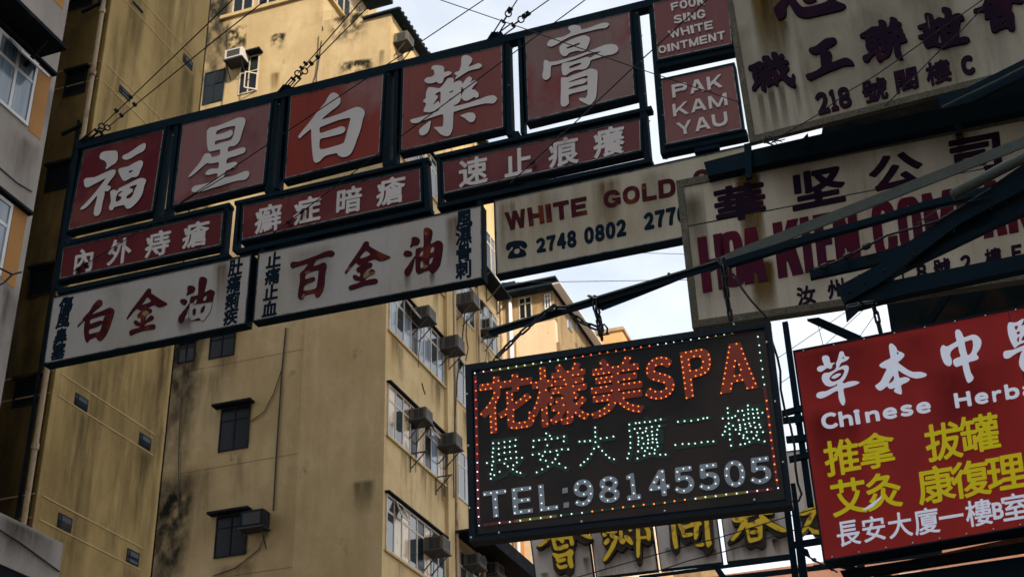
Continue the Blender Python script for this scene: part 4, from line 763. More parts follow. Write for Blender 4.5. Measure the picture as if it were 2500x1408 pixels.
# projecting canopies
zi = S.sz(1214, 736)[1]
p1 = min((abs(S.sz(1256, 739, p / 100)[1] - zi), p / 100) for p in range(5, 200))[1]
s_end = S.sz(1214, 736)[0]
mb = MB(); mb.rect(S, 5.2, s_end, zi, zi + .06, p1, p1); can = part(mb, 'canopy', bC, M['canopy'], 'dark canopy sheet over the upper windows')
for q in np.arange(5.6, s_end, .95):
    mb = MB(); mb.bar(S.w(q, zi - .02, .55), S.w(q, zi - .55, .03), .03, .03); mb.bar(S.w(q, zi - .55, .03), S.w(q, zi - .02, .03), .03, .03)
    part(mb, 'canopy_bracket', can, M['acgrille'])
zi2 = S.sz(1093, 1296)[1]
mb = MB(); mb.rect(S, pil1 + .05, 9.4, zi2 + .06, zi2 + .12, 1.05, 1.05); mb.rect(S, pil1 + .05, 9.4, zi2 - .28, zi2 + .055, 1.05, .03); part(mb, 'canopy', bC, M['canopy'], 'long dark awning low on the street side')
# cables hanging on the street face
for P in (((1137, 740), (1128, 830), (1116, 930), (1110, 1030), (1107, 1130), (1108, 1215)), ((1140, 770), (1138, 820), (1143, 850), (1137, 880)), ((1030, 935), (1034, 950), (1038, 962))):
    mb = MB(); mb.tube([S.at(x, y, .16) for x, y in P], .018); part(mb, 'cable', bC, M['wire'])
# run-off below the ribbons
for k, zh in enumerate((13.55, 16.5, 19.45, 22.4, 25.35)):
    zs = zh - 1.48
    for q in range(7):
        a = random.uniform(.1, 7.6); w_ = random.uniform(.25, .8); stain(bC, S, [(a, zs), (a + w_, zs), (a + w_, zs - random.uniform(.6, 1.4)), (a, zs - random.uniform(.6, 1.4))], random.choice(('grime', 'rust', 'grime', 'soot')) if q < 5 else 'rust', .005, 'run_off', True)
stain(bC, S, [S.sz(1045, 895), S.sz(1085, 935), (S.sz(1085, 935)[0], S.sz(1085, 935)[1] - 1.1), (S.sz(1045, 895)[0], S.sz(1085, 935)[1] - 1.1)], 'soot', .007, 'soot_patch', True)
# empty AC brackets under the second ribbon
for (x, y) in ((1000, 1108), (1062, 1165)):
    s, z = S.sz(x, y); mb = MB()
    mb.bar(S.w(s, z, .02), S.w(s, z, .50), .03, .03); mb.bar(S.w(s, z - .42, .02), S.w(s, z, .45), .025, .025); mb.bar(S.w(s, z, .03), S.w(s, z - .5, .03), .03, .03); part(mb, 'wall_bracket', bC, M['acgrille'])
def acp(x, y, lab, **k):
    s, z = S.sz(x, y); k.setdefault('w', random.uniform(.46, .60)); k.setdefault('h', random.uniform(.31, .39)); k.setdefault('d', random.uniform(.42, .56)); k.setdefault('m', random.choice(('acbox', 'acbox', 'acbox2')))
    r = aircon(S, s, z, lab, **k); w_ = k['w']
    mb = MB(); mb.tube([S.w(s + w_ * .8, z, .12), S.w(s + w_ * .85, z - .35, .10), S.w(s + w_ * .75, z - .9, .06), S.w(s + w_ * .8, z - 1.3, .05)], .012, 5); part(mb, 'drain_hose', r, M['wire']); return r
acp(1004, 778, 'boxy air conditioner high on the ribbon window just below the long white sign')
acp(1073, 853, 'boxy air conditioner on the top ribbon window nearest the LED board corner')
acp(997, 1026, 'boxy air conditioner at the middle of the second ribbon window above an empty bracket')
acp(1067, 1090, 'boxy air conditioner on the second ribbon touching the left edge of the LED board')
acp(1033, 1345, 'boxy air conditioner low on the third ribbon window near the pilaster')
acp(1129, 1381, 'boxy air conditioner below the long dark awning, left of its pair')
acp(1178, 1404, 'boxy air conditioner below the long dark awning, right of its pair at the bottom edge')
acp(1113, 744, 'boxy air conditioner under the end of the white sign, below the dark canopy')
acp(1168, 806, 'white air conditioner at the far end of the cream building by the boom tip', m='acwhite', w=.55)
acp(960, 104, 'air conditioner on a steel bracket beside the corrugated eave at the roof')
s, z = LM.sz(566, 168); aircon(LM, s, z, 'white air conditioner in the high side-wall window with an open sash', m='acwhite', w=.58, h=.36, d=.45)
s, z = LM.sz(604, 1300); aircon(LM, s, z, 'dark air conditioner box beside the lowest side-wall window', m='roofdark', w=.62, h=.42, d=.4)

# ------------------------------------------------------------------ building D: old block beyond, with the tin eave
DX = Plane(1358, 850, 44, 108); DSr = Plane(1358, 850, 44, 19)
d0 = DX.sz(1358, 850)[0]
bD = thing('old_tenement', 'old cream tenement with weathered concrete top storey and dark tin eave above the boom', 'building', DX.w(d0 - 4, 0))
zb1 = DX.sz(1358, 779)[1]; zt1 = DX.sz(1358, 706)[1]
mb = MB(); mb.rect(DX, d0 - 12, d0, 0, zb1, 0, .3); part(mb, 'wall', bD, M['dcream'])
mb = MB(); mb.rect(DSr, .31, 14, 0, zb1 - .9, .0, 6); part(mb, 'street_wall', bD, M['dcream'])
mb = MB(); mb.rect(DX, d0 - 12, d0 - .04, zb1, zt1, -.03, .3); mb.rect(DSr, .30, 14, zb1 - .9, zt1, -.03, 5.5); mb.rect(DSr, .05, 13.5, zb1 - 1.5, zb1 - .92, .12, .11); part(mb, 'top_storey', bD, M['dconc'])
mb = MB(); mb.rect(DX, d0 - 12, d0 + .35, zt1 + .003, zt1 + .09, .45, 11.5); mb.rect(DX, d0 - 12, d0 + .2, zt1 + .35, zt1 + .42, .3, 11); mb.rect(DX, d0 - 3.2, d0 - 1.6, zt1 + .43, zt1 + .9, -.3, 2); part(mb, 'roof', bD, M['roofdark'])
mb = MB(); mb.rect(DSr, -.5, 13, zt1 - .05, zt1 - .01, .42, .3); part(mb, 'eave_sheet', bD, M['winwhite'])
for pxs in ([(1265, 728), (1300, 775)], [(1328, 718), (1346, 752)]):
    a, b, z0, z1 = szr(DX, pxs); Dm = Plane(1358, 850, 44, 108); Dm.o = DX.o - DX.n * .03
    window(bD, Dm, a, b, z0, z1, 2, .3, 'glassdark', 'winframe' if b - a > .35 else 'winwhite', .05)
for pxs in ([(1386, 770), (1397, 812)], [(1406, 783), (1412, 808)]):
    a, b, z0, z1 = szr(DSr, pxs); window(bD, DSr, a, b, z0, z1, 1, 0, 'curtain', 'winwhite', .06, off=.0)
mb = MB(); q = DX.sz(1248, 760)[0]; mb.tube([DX.w(q, z, .10) for z in (0, 12, zt1)], .07, 8); part(mb, 'downpipe', bD, M['winwhite'], 'white downpipe left of the barred window', True)
mb = MB(); q = DX.sz(1226, 760)[0]; mb.tube([DX.w(q, z, .10) for z in (0, 12, zt1)], .04, 6); q2 = DX.sz(1262, 850)[0]; mb.tube([DX.w(q2, z, .06) for z in (zb1 - 2.2, zb1 - .3)], .025, 6); part(mb, 'waste_pipe', bD, M['pipe'])
# orange lower part of D's front, seen under the LED board
a, b, z0, z1 = szr(DX, [(1256, 1316), (1284, 1408)])
mb = MB(); mb.rect(DX, a, b, 0, z1 + 3.2, .09, .09); part(mb, 'orange_pier', bD, M['orangew'])
mb = MB(); mb.rect(DX, a - .45, a - .25, 0, z1 + 3, .07, .07); part(mb, 'grey_conduit', bD, M['acgrille'])
# far orange block and pink block
FE = Plane(1500, 815, 66, 108); fo = FE.sz(1519, 806)
bE = thing('far_orange_building', 'plain orange block far off, showing just above the LED board', 'building', FE.w(fo[0] - 3, 0))
mb = MB(); mb.rect(FE, fo[0] - 8, fo[0], 0, fo[1], 0, 8); part(mb, 'wall', bE, M['orangew']); mb = MB(); mb.rect(FE, fo[0] - 8, fo[0] + .1, fo[1] + .003, fo[1] + .2, .1, 8.2); part(mb, 'roof_edge', bE, M['dconc'])
FP = Plane(1800, 1390, 62, 108); fz = FP.sz(1800, 1397)[1]; fs0 = FP.sz(1640, 1390)[0]; fs1 = FP.sz(2110, 1390)[0]
bF = thing('pink_building', 'pink rendered block far down the street below the gold-lettered sign', 'building', FP.w((fs0 + fs1) / 2, 0))
mb = MB(); mb.rect(FP, fs0, fs1 + 8, 0, fz, 0, 10); part(mb, 'wall', bF, M['pinkw'])
fm = FP.sz(1745, 1378); mb = MB(); mb.rect(FP, fs0, fm[0], fz + .003, fm[1], -.2, 6); part(mb, 'rooftop_room', bF, M['dconc'])
for k in range(12): window(bF, FP, fs0 + .6 + k * 1.6, fs0 + 1.6 + k * 1.6, fz - 2.3, fz - 1.0, 2, 0, 'glassdark', 'winframe', .08)
# unseen near-side tenement carrying the booms, sized to shade signs and walls
bR = thing('unseen_shade_tenement', 'unseen tan tenement holding the sign booms, height and length set to shade the street', 'building', CAM + NV * 9 - ZUP * 1.6)
RS = Plane(0, 0, 1, 19); RS.o = Vector((CAM.x, CAM.y, 0)) + NV * 5.0; RS.n = -NV; RS.u = -U
mb = MB(); mb.rect(RS, -17, 40, 0, 41, 0, 9); part(mb, 'wall', bR, M['rbuild'])
for zz_ in range(4, 30, 3):
    mb = MB(); mb.rect(RS, -16.5, 39, zz_ + 1.0, zz_ + 2.3, .02, .04); w_ = part(mb, 'window_band', bR, M['glass'])
    mb = MB(); mb.rect(RS, -17, 40, zz_ - .2, zz_, .35, .36); part(mb, 'ledge', bR, M['ledge'])
# ------------------------------------------------------------------ the red sign gantry
GRP_BIG = 'large red light boxes of the top row'
def lightbox(inner, pm, label, group=None, depth=.16, rim=5, cat='light box', pl=G, trim=True, name='light_box'):
    outer = expand(inner, rim)
    r = thing(name, label, cat, pl.at(*((np.array(inner[2]) + np.array(inner[3])) / 2)), group)
    mb = MB(); mb.frame(pl, outer, inner, 0, depth); part(mb, 'casing', r, M['dark'])
    mb = MB(); mb.plate(pl, inner, -.012, .02); part(mb, 'panel', r, pm)
    mb = MB(); mb.plate(pl, outer, -depth - .002, .01); part(mb, 'back_sheet', r, M['dark'])
    if trim:
        mb = MB(); mb.frame(pl, inner, expand(inner, -2.0), -.006, .004); part(mb, 'trim', r, M['alu'])  # silvery edge highlight drawn as a pale strip
    return r
def brush(r, key, m='white', off=-.012, th=.018, pl=G, edge='edge', split=None):
    mb = MB(); add_letters(mb, pl, T[key], off, th, True, 1)
    me = part(mb, 'character', r, [M[m], M['edge']]); return me
Q = {1: [(205, 368), (400, 316), (371, 513), (166, 561)], 2: [(446, 304), (661, 251), (642, 447), (422, 501)], 3: [(710, 235), (936, 181), (925, 377), (695, 436)],
     4: [(985, 165), (1225, 111), (1228, 310), (979, 368)], 5: [(1282, 87), (1536, 29), (1549, 231), (1289, 295)]}
PM = {1: redpanel(1, DRED, (0.19, 0.05, 0.045), .48, .62), 2: redpanel(2, PINK, (0.17, 0.022, 0.03), .52, .64), 3: redpanel(3, ORED, (0.26, 0.12, 0.12), .52, .68),
      4: redpanel(4, (0.22, 0.045, 0.04), (0.26, 0.11, 0.105), .54, .66), 5: redpanel(5, (0.21, 0.12, 0.11), (0.22, 0.03, 0.035), .5, .62)}
for i, key, lab in ((1, 'fu', 'dark red light box at the left end of the top row, white two-part character'),
                    (2, 'xing', 'pinkest large light box, second of the top row, white character crossed by a wire'),
                    (3, 'bai', 'orange-red light box mid top row with a simple white box-shaped character'),
                    (4, 'yao', 'red light box with the densest white character, fourth of the top row'),
                    (5, 'gao', 'large light box fading from red to grey-pink with a tall stacked white character')):
    r = lightbox(Q[i], PM[i], lab, GRP_BIG); brush(r, key)
# the two boxes with English wording
def textbox(inner, pm, lab, lines, group):
    r = lightbox(inner, pm, lab, group)
    for t, q, b in lines:
        mb = MB(); spread(t, q, b, mb, G, -.012, .015); part(mb, 'lettering', r, M['white'])
    return r
g2 = 'small red light boxes with English wording'
textbox([(1594, 7), (1774, -36), (1787, 107), (1606, 145)], redpanel(6, (0.20, 0.05, 0.05), (0.17, 0.03, 0.035)), 'red light box reading FOOK SING WHITE OINTMENT, at the top edge of the picture',
        [('FOOK', [(1637, 9), (1718, -12), (1721, 11), (1640, 27)], .25), ('SING', [(1643, 39), (1721, 22), (1722, 43), (1646, 59)], .25), ('WHITE', [(1630, 76), (1739, 50), (1741, 70), (1637, 94)], .25), ('OINTMENT', [(1606, 114), (1769, 75), (1771, 95), (1609, 132)], .25)], g2)
textbox([(1614, 197), (1789, 158), (1811, 314), (1627, 352)], redpanel(7, (0.20, 0.045, 0.045), (0.21, 0.07, 0.07)), 'red light box reading PAK KAM YAU under the other English one',
        [('PAK', [(1639, 208), (1761, 181), (1765, 212), (1642, 239)], .26), ('KAM', [(1641, 255), (1773, 226), (1777, 256), (1644, 285)], .26), ('YAU', [(1650, 301), (1774, 272), (1778, 304), (1655, 331)], .26)], g2)
# middle row
g3 = 'long red light boxes of the lower row'
for n, (inner, chars, lab) in enumerate((
    ([(154, 605), (544, 518), (538, 597), (145, 680)], (('內', 204, 635, 50, 58), ('外', 292, 613, 55, 60), ('痔', 385, 594, 58, 60), ('瘡', 478, 571, 60, 60)), 'long red light box at the left end of the lower row, four block characters'),
    ([(594, 503), (1025, 411), (1027, 490), (590, 585)], (('癬', 655, 532, 62, 64), ('症', 750, 512, 64, 62), ('暗', 851, 488, 62, 62), ('瘡', 954, 465, 66, 64)), 'middle long red light box of the lower row, a cable crossing its first characters'),
    ([(1081, 396), (1562, 290), (1564, 366), (1084, 472)], (('速', 1155, 418, 68, 66), ('止', 1265, 396, 66, 66), ('痕', 1376, 370, 70, 66), ('癢', 1487, 345, 72, 68)), 'right-hand long red light box of the lower row, under the tall stacked white character'))):
    r = lightbox(inner, redpanel(8 + n, (0.13, 0.016, 0.024), (0.19, 0.04, 0.035), .5, .66), lab, g3)
    for ch, cx, cy, w, h in chars:
        mb = MB(); cjk(mb, G, ch, cell(cx, cy, w, h, .212, -.12 if cx < 600 else -.05 if cx < 1050 else .02), .026, -.012, .015); part(mb, 'character', r, M['white'])
# white boxes hung underneath
g4 = 'white light boxes hung below the red ones'
def st0(par, x0, x1, y0, y1, k): stain(par, G, [(x0, y0), (x1, y0 - .21 * (x1 - x0)), (x1 + 3, y1 - .21 * (x1 - x0)), (x0 + 3, y1)], k, -.009, 'stain')
def navycol(r, items, pl=G):
    for ch, cx, cy, w, h, sl, ln in items:
        mb = MB(); cjk(mb, pl, ch, cell(cx, cy, w, h, sl, ln), .034, -.012, .008); part(mb, 'character', r, M['navy'])
r = lightbox([(130, 726), (612, 622), (598, 788), (107, 887)], M['whitep'], 'white light box at the far lower left with three peeling red brush characters', g4, .17, 3)
for k in ('w1bai', 'w1jin', 'w1you'): brush(r, k, 'peel', th=.012)
navycol(r, [('傷', 161, 743, 32, 38, .21, -.16), ('風', 154, 780, 32, 38, .21, -.16), ('鼻', 148, 820, 32, 38, .21, -.16), ('塞', 142, 857, 32, 38, .21, -.16),
            ('肚', 575, 652, 33, 40, .21, -.11), ('痛', 571, 692, 33, 40, .21, -.11), ('痢', 567, 732, 33, 40, .21, -.11), ('疾', 563, 771, 33, 40, .21, -.11)])
for a in ((520, 560, 640, 790, 'rust'), (250, 300, 700, 850, 'sgrime'), (430, 470, 780, 820, 'drip')): st0(r, *a)
r = lightbox([(632, 618), (1174, 502), (1176, 677), (619, 782)], M['whitep'], 'longer white light box with maroon brush characters hung below the middle red row', g4, .17, 3)
for k in ('w2bai', 'w2jin', 'w2you'): brush(r, k, 'peel', th=.012)
navycol(r, [('止', 668, 634, 35, 38, .2, -.09), ('痛', 665, 673, 35, 38, .2, -.09), ('止', 661, 713, 35, 38, .2, -.09), ('血', 658, 753, 35, 38, .2, -.09),
            ('風', 1133, 533, 38, 42, .2, 0), ('濕', 1132, 574, 38, 42, .2, 0), ('骨', 1132, 616, 38, 42, .2, 0), ('刺', 1132, 657, 38, 42, .2, 0)])
for a in ((1085, 1125, 525, 680, 'rust'), (985, 1003, 672, 715, 'drip'), (1046, 1062, 668, 705, 'drip'), (700, 820, 610, 770, 'sgrime')): st0(r, *a)
r = lightbox([(1208, 490), (1818, 357), (1850, 542), (1213, 668)], M['creamp'], 'yellowed light box reading WHITE GOLD with two phone numbers, partly behind the big board', g4, .17, 3)
def word(t, quad, b, pl, th, gap, par, m, name='lettering', off=-.012): mb = MB(); spread(t, quad, b, mb, pl, off, th, gap); return part(mb, name, par, M[m])
word('WHITE', [(1231, 519), (1431, 479), (1433, 522), (1238, 562)], .27, G, .012, .14, r, 'peel'); word('GOLD', [(1472, 468), (1647, 433), (1650, 477), (1475, 508)], .27, G, .012, .14, r, 'peel'); word('OIN', [(1690, 418), (1800, 396), (1804, 439), (1694, 462)], .27, G, .012, .14, r, 'peel')
for t, qd in (('2748', [(1308, 583), (1406, 560), (1408, 602), (1310, 617)]), ('0802', [(1425, 556), (1528, 533), (1529, 574), (1427, 597)]), ('2770', [(1571, 521), (1676, 498), (1679, 541), (1573, 562)])): word(t, qd, .07, G, .008, .1, r, 'navy', 'phone_number')
tel = traced('226,545 230,522 248,508 290,498 335,499 358,512 364,532 352,548 330,540 318,528 316,545 348,560 353,596 241,613 252,570 268,556 272,538 258,540 250,556 232,560;300,545 316,556 312,576 296,584 280,576 278,558', 1150, 400, .37638)
mb = MB(); add_letters(mb, G, tel, -.012, .008); part(mb, 'telephone_symbol', r, M['navy'])
for a in ((1215, 1260, 490, 660, 'rust'), (1440, 1520, 440, 610, 'rust'), (1560, 1640, 420, 590, 'sgrime'), (1290, 1420, 470, 640, 'sgrime')): st0(r, *a)
# steel frame that carries them all
fr = thing('steel_gantry', 'dark steel gantry frame holding the rows of red light boxes', 'gantry', G.at(900, 640, -.2))
def gbar(pxs, off, d, name='rail'):
    mb = MB(); mb.plate(G, pxs, off, d); part(mb, name, fr, M['dark'])
gbar([(184, 346), (1600, -6), (1800, -56), (1800, -40), (1598, 12), (186, 364)], -.02, .16, 'top_rail')
for (a, b) in (((168, 586), (560, 494)), ((572, 491), (1045, 383)), ((1062, 378), (1590, 258))):
    gbar([a, b, (b[0], b[1] + 9), (a[0], a[1] + 9)], -.03, .14)
for (a, b) in (((140, 706), (556, 616)), ((580, 607), (1050, 503)), ((1068, 497), (1590, 384))):
    gbar([a, b, (b[0] - 1, b[1] + 11), (a[0] - 1, a[1] + 11)], -.03, .16)
for x0, y0, x1, y1, w in ((190, 350, 136, 705, 9), (409, 300, 372, 590, 12), (432, 296, 408, 520, 10), (672, 234, 652, 470, 13), (692, 230, 676, 460, 9), (947, 168, 940, 405, 13), (968, 162, 962, 400, 10), (1236, 98, 1243, 330, 14), (1268, 90, 1275, 325, 9), (1548, 20, 1580, 390, 16), (1588, 5, 1618, 375, 12),
                          (553, 500, 541, 622, 10), (582, 492, 571, 612, 9), (1036, 392, 1043, 508, 12), (1070, 384, 1073, 498, 9), (408, 510, 404, 545, 12), (662, 455, 660, 480, 12), (952, 390, 951, 415, 12), (1258, 320, 1260, 345, 16)):
    gbar([(x0 - w / 2, y0), (x0 + w / 2, y0), (x1 + w / 2, y1), (x1 - w / 2, y1)], -.04, .14, 'post')
gbar([(1604, 150), (1800, 106), (1802, 124), (1605, 167)], -.03, .14); gbar([(1620, 358), (1822, 316), (1824, 332), (1620, 374)], -.03, .14)
for k, (x, y, w, h) in enumerate(((1308, 440, 55, 11), (710, 583, 75, 12), (540, 632, 30, 10), (1725, 352, 60, 14), (230, 700, 40, 12), (455, 640, 12, 30), (640, 598, 12, 30), (1170, 478, 12, 30))):
    gbar([(x - w / 2, y + w * .105), (x + w / 2, y - w * .105), (x + w / 2, y - w * .105 + h), (x - w / 2, y + w * .105 + h)], -.05, .08, 'hanger')
for x, y in ((423, 338), (675, 252), (1240, 112), (1556, 33), (1567, 78), (1572, 130), (1582, 228), (1587, 280), (1594, 330), (1610, 217), (1613, 283), (1619, 352), (1243, 209), (1266, 200), (1070, 420), (1037, 412)):
    pass
mb = MB()
for x, y in ((423, 330), (681, 255), (945, 182), (1556, 33), (1567, 88), (1566, 150), (1574, 229), (1586, 296), (1614, 216), (1619, 282), (1626, 352), (1242, 208), (1252, 118)):
    mb.dome(G.at(x, y, .004), G.n, .012)
part(mb, 'bolt', fr, M['alu'])

# ------------------------------------------------------------------ big board top right
def board(pl, outer, bd, lab, mface, depth=.25, name='sign_board', cat='sign'):
    r = thing(name, lab, cat, pl.at(*((np.array(outer[2]) + np.array(outer[3])) / 2)))
    inner = expand(outer, -bd)
    mb = MB(); mb.frame(pl, outer, inner, 0, depth); part(mb, 'border', r, M['boardedge'])
    mb = MB(); mb.plate(pl, inner, -.02, depth - .02); part(mb, 'face', r, mface); return r, inner
r, _ = board(UNI, [(1745, -170), (2580, -340), (2580, 157), (1830, 349)], 15, 'large stained grey board with plum brush characters and 218, top right corner', M['board'], .07)
for k, q in (('zhi', None), ('gong', None), ('xin', None), ('lian', None), ('yi2', None), ('hui', None)):
    mb = MB(); add_letters(mb, UNI, T[k], -.02, .03); part(mb, 'character', r, M['plum'])
word('218', [(1987, 228), (2071, 209), (2082, 259), (1998, 281)], .06, UNI, .02, .08, r, 'plum', 'lettering', -.02); word('C', [(2341, 140), (2373, 132), (2383, 178), (2352, 186)], .08, UNI, .02, .1, r, 'plum', 'lettering', -.02)
for ch, x, y in (('號', 2135, 219), ('閣', 2212, 193), ('樓', 2291, 175)):
    mb = MB(); cjk(mb, UNI, ch, cell(x, y, 58, 52, .26, .16), .03, -.02, .02); part(mb, 'character', r, M['plum'])
def st(par, pl, x0, x1, y0, y1, k, sl=.2, ln=.12, off=-.016, name='stain'):
    d = sl * (x1 - x0); e = ln * (y1 - y0); stain(par, pl, [(x0, y0), (x1, y0 - d), (x1 + e, y1 - d), (x0 + e, y1)], k, off, name)
for a in ((1815, 1895, -80, 200, 'rust2'), (1845, 1880, -60, 150, 'rust'), (1845, 1862, 225, 345, 'drip'), (1870, 1890, 215, 340, 'drip'), (1895, 1915, 205, 330, 'drip'), (1935, 1950, 205, 290, 'drip'), (1900, 1925, 50, 160, 'drip'), (1795, 1830, 60, 330, 'sgrime'), (2050, 2330, -40, 220, 'sgrime'), (1930, 2200, 60, 320, 'sgrime'), (2250, 2480, 60, 220, 'sgrime')): st(r, UNI, *a, .25, .16)
# ------------------------------------------------------------------ company board
r, _ = board(HOA, [(1650, 441), (2580, 260), (2580, 669), (1690, 800)], 17, 'wide dirty board with plum characters over tall maroon HOA KIEN lettering', M['boardw'], .12)
for ch, x, y, w, h in (('華', 1806, 492, 122, 82), ('坚', 1996, 458, 128, 90), ('公', 2186, 418, 126, 86), ('司', 2383, 374, 136, 92)):
    mb = MB(); cjk(mb, HOA, ch, cell(x, y, w, h, .195, .10), .034, -.02, .012); part(mb, 'character', r, M['plum'])
H = 134
for ch, x0, x1 in (('H', 1716, 1778), ('O', 1768, 1824), ('A', 1818, 1874), ('K', 1900, 1962), ('I', 1966, 1988), ('E', 1998, 2042), ('N', 2044, 2104), ('C', 2138, 2196), ('O', 2200, 2258), ('M', 2264, 2338), ('P', 2344, 2398), ('A', 2402, 2460), ('N', 2464, 2526)):
    y0 = 713 - .193 * (x0 - 1722); y1 = 713 - .193 * (x1 - 1722)
    q = [(x0 - .11 * H, y0 - H), (x1 - .11 * H, y1 - H), (x1, y1), (x0, y0)]
    mb = MB(); L_, w_ = block(ch, round((x1 - x0) / H, 2), .172); add_letters(mb, HOA, in_quad(L_, w_, q), -.02, .012); part(mb, 'letter', r, M['maroon'])
for ch, x, y, w in (('汝', 1968, 720, 44), ('州', 2042, 703, 42), ('街', 2112, 690, 42), ('2', 2176, 678, 20), ('1', 2204, 672, 14), ('8', 2250, 663, 26), ('號', 2300, 653, 40), ('2', 2358, 641, 26), ('樓', 2425, 628, 40), ('E', 2483, 616, 26)):
    mb = MB()
    if ord(ch) < 127: L_, w_ = glyph(ch, .05, .6); add_letters(mb, HOA, in_quad(L_, w_, cell(x, y, w, 38, .19, .12)), -.02, .012)
    else: cjk(mb, HOA, ch, cell(x, y, w, 44, .19, .12), .03, -.02, .012)
    part(mb, 'character', r, M['plum'])

for a in ((1790, 1855, 420, 700, 'rust2'), (1800, 1835, 440, 620, 'rust'), (1825, 1890, 640, 790, 'rust2'), (2330, 2352, 312, 400, 'rust2'), (1780, 1850, 655, 790, 'sgrime'), (1690, 1800, 640, 800, 'sgrime'), (2320, 2360, 300, 420, 'rust'), (1900, 2150, 400, 640, 'sgrime'), (2150, 2420, 340, 560, 'sgrime'), (1940, 2100, 660, 760, 'sgrime'), (1660, 1720, 470, 780, 'drip')): st(r, HOA, *a, .19, .11)
mb = MB(); mb.plate(HOA, [(1668, 553), (2580, 376), (2580, 378), (1668, 555.5)], -.017, .004); part(mb, 'panel_seam', r, M['dark'])
# ------------------------------------------------------------------ LED board
oq = [(1135, 890), (1880, 780), (1935, 1232), (1145, 1322)]
r = thing('led_sign', 'black hanging LED board with orange SPA lettering, white dots and TEL number', 'LED sign', SPA.at(1540, 1277))
iq = expand(oq, -14)
mb = MB(); mb.frame(SPA, oq, iq, 0.02, .13); part(mb, 'frame', r, M['spaframe'])
mb = MB(); mb.frame(SPA, iq, expand(oq, -17), 0.026, .03); part(mb, 'frame_lip', r, M['black'])
mb = MB(); mb.plate(SPA, iq, 0, .10); part(mb, 'face', r, M['spaface'])
mb = MB(); mb.plate(SPA, expand(oq, -1), -.112, .03); part(mb, 'back_sheet', r, M['black'])
loops_o, loops_g = [], []
for ch, x, y, w, h in (('花', 1237, 983, 132, 132), ('樣', 1366, 963, 132, 142), ('美', 1505, 943, 126, 138)):
    mb = MB(); cjk(mb, SPA, ch, cell(x, y, w, h, .14, .05), .026, 0, .006, loops_o); part(mb, 'character', r, M['filmorange'])
for ch, q in (('S', [(1570, 877), (1642, 864), (1650, 968), (1576, 982)]), ('P', [(1659, 860), (1733, 846), (1742, 954), (1674, 974)]), ('A', [(1755, 843), (1832, 831), (1852, 946), (1758, 962)])):
    L_, w_ = block(ch, round(abs(q[1][0] - q[0][0]) / 108, 2), .21) if ch != 'S' else glyph(ch, .055, .66); P = in_quad(L_, w_, q); loops_o.append(P); mb = MB(); add_letters(mb, SPA, P, 0, .006); part(mb, 'letter', r, M['filmorange'])
for ch, x, y, w, h in (('長', 1232, 1118, 100, 108), ('安', 1344, 1104, 100, 106), ('大', 1457, 1088, 98, 100), ('廈', 1580, 1069, 104, 108), ('二', 1696, 1052, 106, 96), ('樓', 1817, 1037, 112, 108)):
    mb = MB(); cjk(mb, SPA, ch, cell(x, y, w, h, .125, .07), .012, 0, .004); part(mb, 'character', r, M['filmgreen'])
for ch, x0, x1 in (('T', 1181, 1237), ('E', 1251, 1299), ('L', 1316, 1361), ('9', 1401, 1449), ('8', 1462, 1512), ('1', 1528, 1562), ('4', 1583, 1634), ('5', 1645, 1694), ('5', 1705, 1756), ('0', 1768, 1819), ('5', 1830, 1882)):
    y0 = 1264 - .1255 * (x0 - 1188); y1 = 1264 - .1255 * (x1 - 1188); h = 65; ln = .07 if x0 < 1500 else .11
    q = [(x0 - ln * h / 2, y0 - h), (x1 - ln * h / 2, y1 - h), (x1 + ln * h / 2, y1), (x0 + ln * h / 2, y0)]
    L_, w_ = block(ch, round((x1 - x0) / h, 2), .2) if ch in 'TEL' else glyph(ch, .045, round((x1 - x0) / h, 2)); P = in_quad(L_, w_, q); loops_g.append(P); mb = MB(); add_letters(mb, SPA, P, 0, .005); part(mb, 'digit', r, M['filmgrey'])
mb = MB()
for x, y in ((1379, 1196), (1382, 1231)): P = [[(x - 6, y - 5), (x + 7, y - 7), (x + 7, y + 6), (x - 6, y + 8)]]; add_letters(mb, SPA, P, 0, .005)
part(mb, 'colon', r, M['filmgrey'])
# border strips
bq = [(1160, 910), (1848, 803), (1899, 1191), (1169, 1282)]
def seg(a, b, f0, f1, w, m):
    a = np.array(a, float); b = np.array(b, float); d = (b - a) / np.linalg.norm(b - a); n_ = np.array((-d[1], d[0])) * w / 2
    p = a + (b - a) * f0; q = a + (b - a) * f1; mb = MB(); mb.plate(SPA, [tuple(p - n_), tuple(q - n_), tuple(q + n_), tuple(p + n_)], .004, .0035); part(mb, 'border_strip', r, M[m])
seg(bq[0], bq[1], .015, .06, 7, 'filmred'); seg(bq[0], bq[1], .06, .22, 7, 'filmyellow'); seg(bq[0], bq[1], .22, .80, 7, 'filmteal'); seg(bq[0], bq[1], .80, .92, 7, 'filmyellow'); seg(bq[0], bq[1], .92, .985, 7, 'filmred')
seg(bq[3], bq[2], .015, .12, 7, 'filmred'); seg(bq[3], bq[2], .12, .26, 7, 'filmyellow'); seg(bq[3], bq[2], .26, .72, 7, 'filmgreen'); seg(bq[3], bq[2], .72, .9, 7, 'filmyellow'); seg(bq[3], bq[2], .9, .985, 7, 'filmred')
seg(bq[0], bq[3], .015, .985, 8, 'filmred'); seg(bq[1], bq[2], .36, .985, 7, 'filmred'); seg(bq[1], bq[2], .015, .36, 6, 'filmgreen')
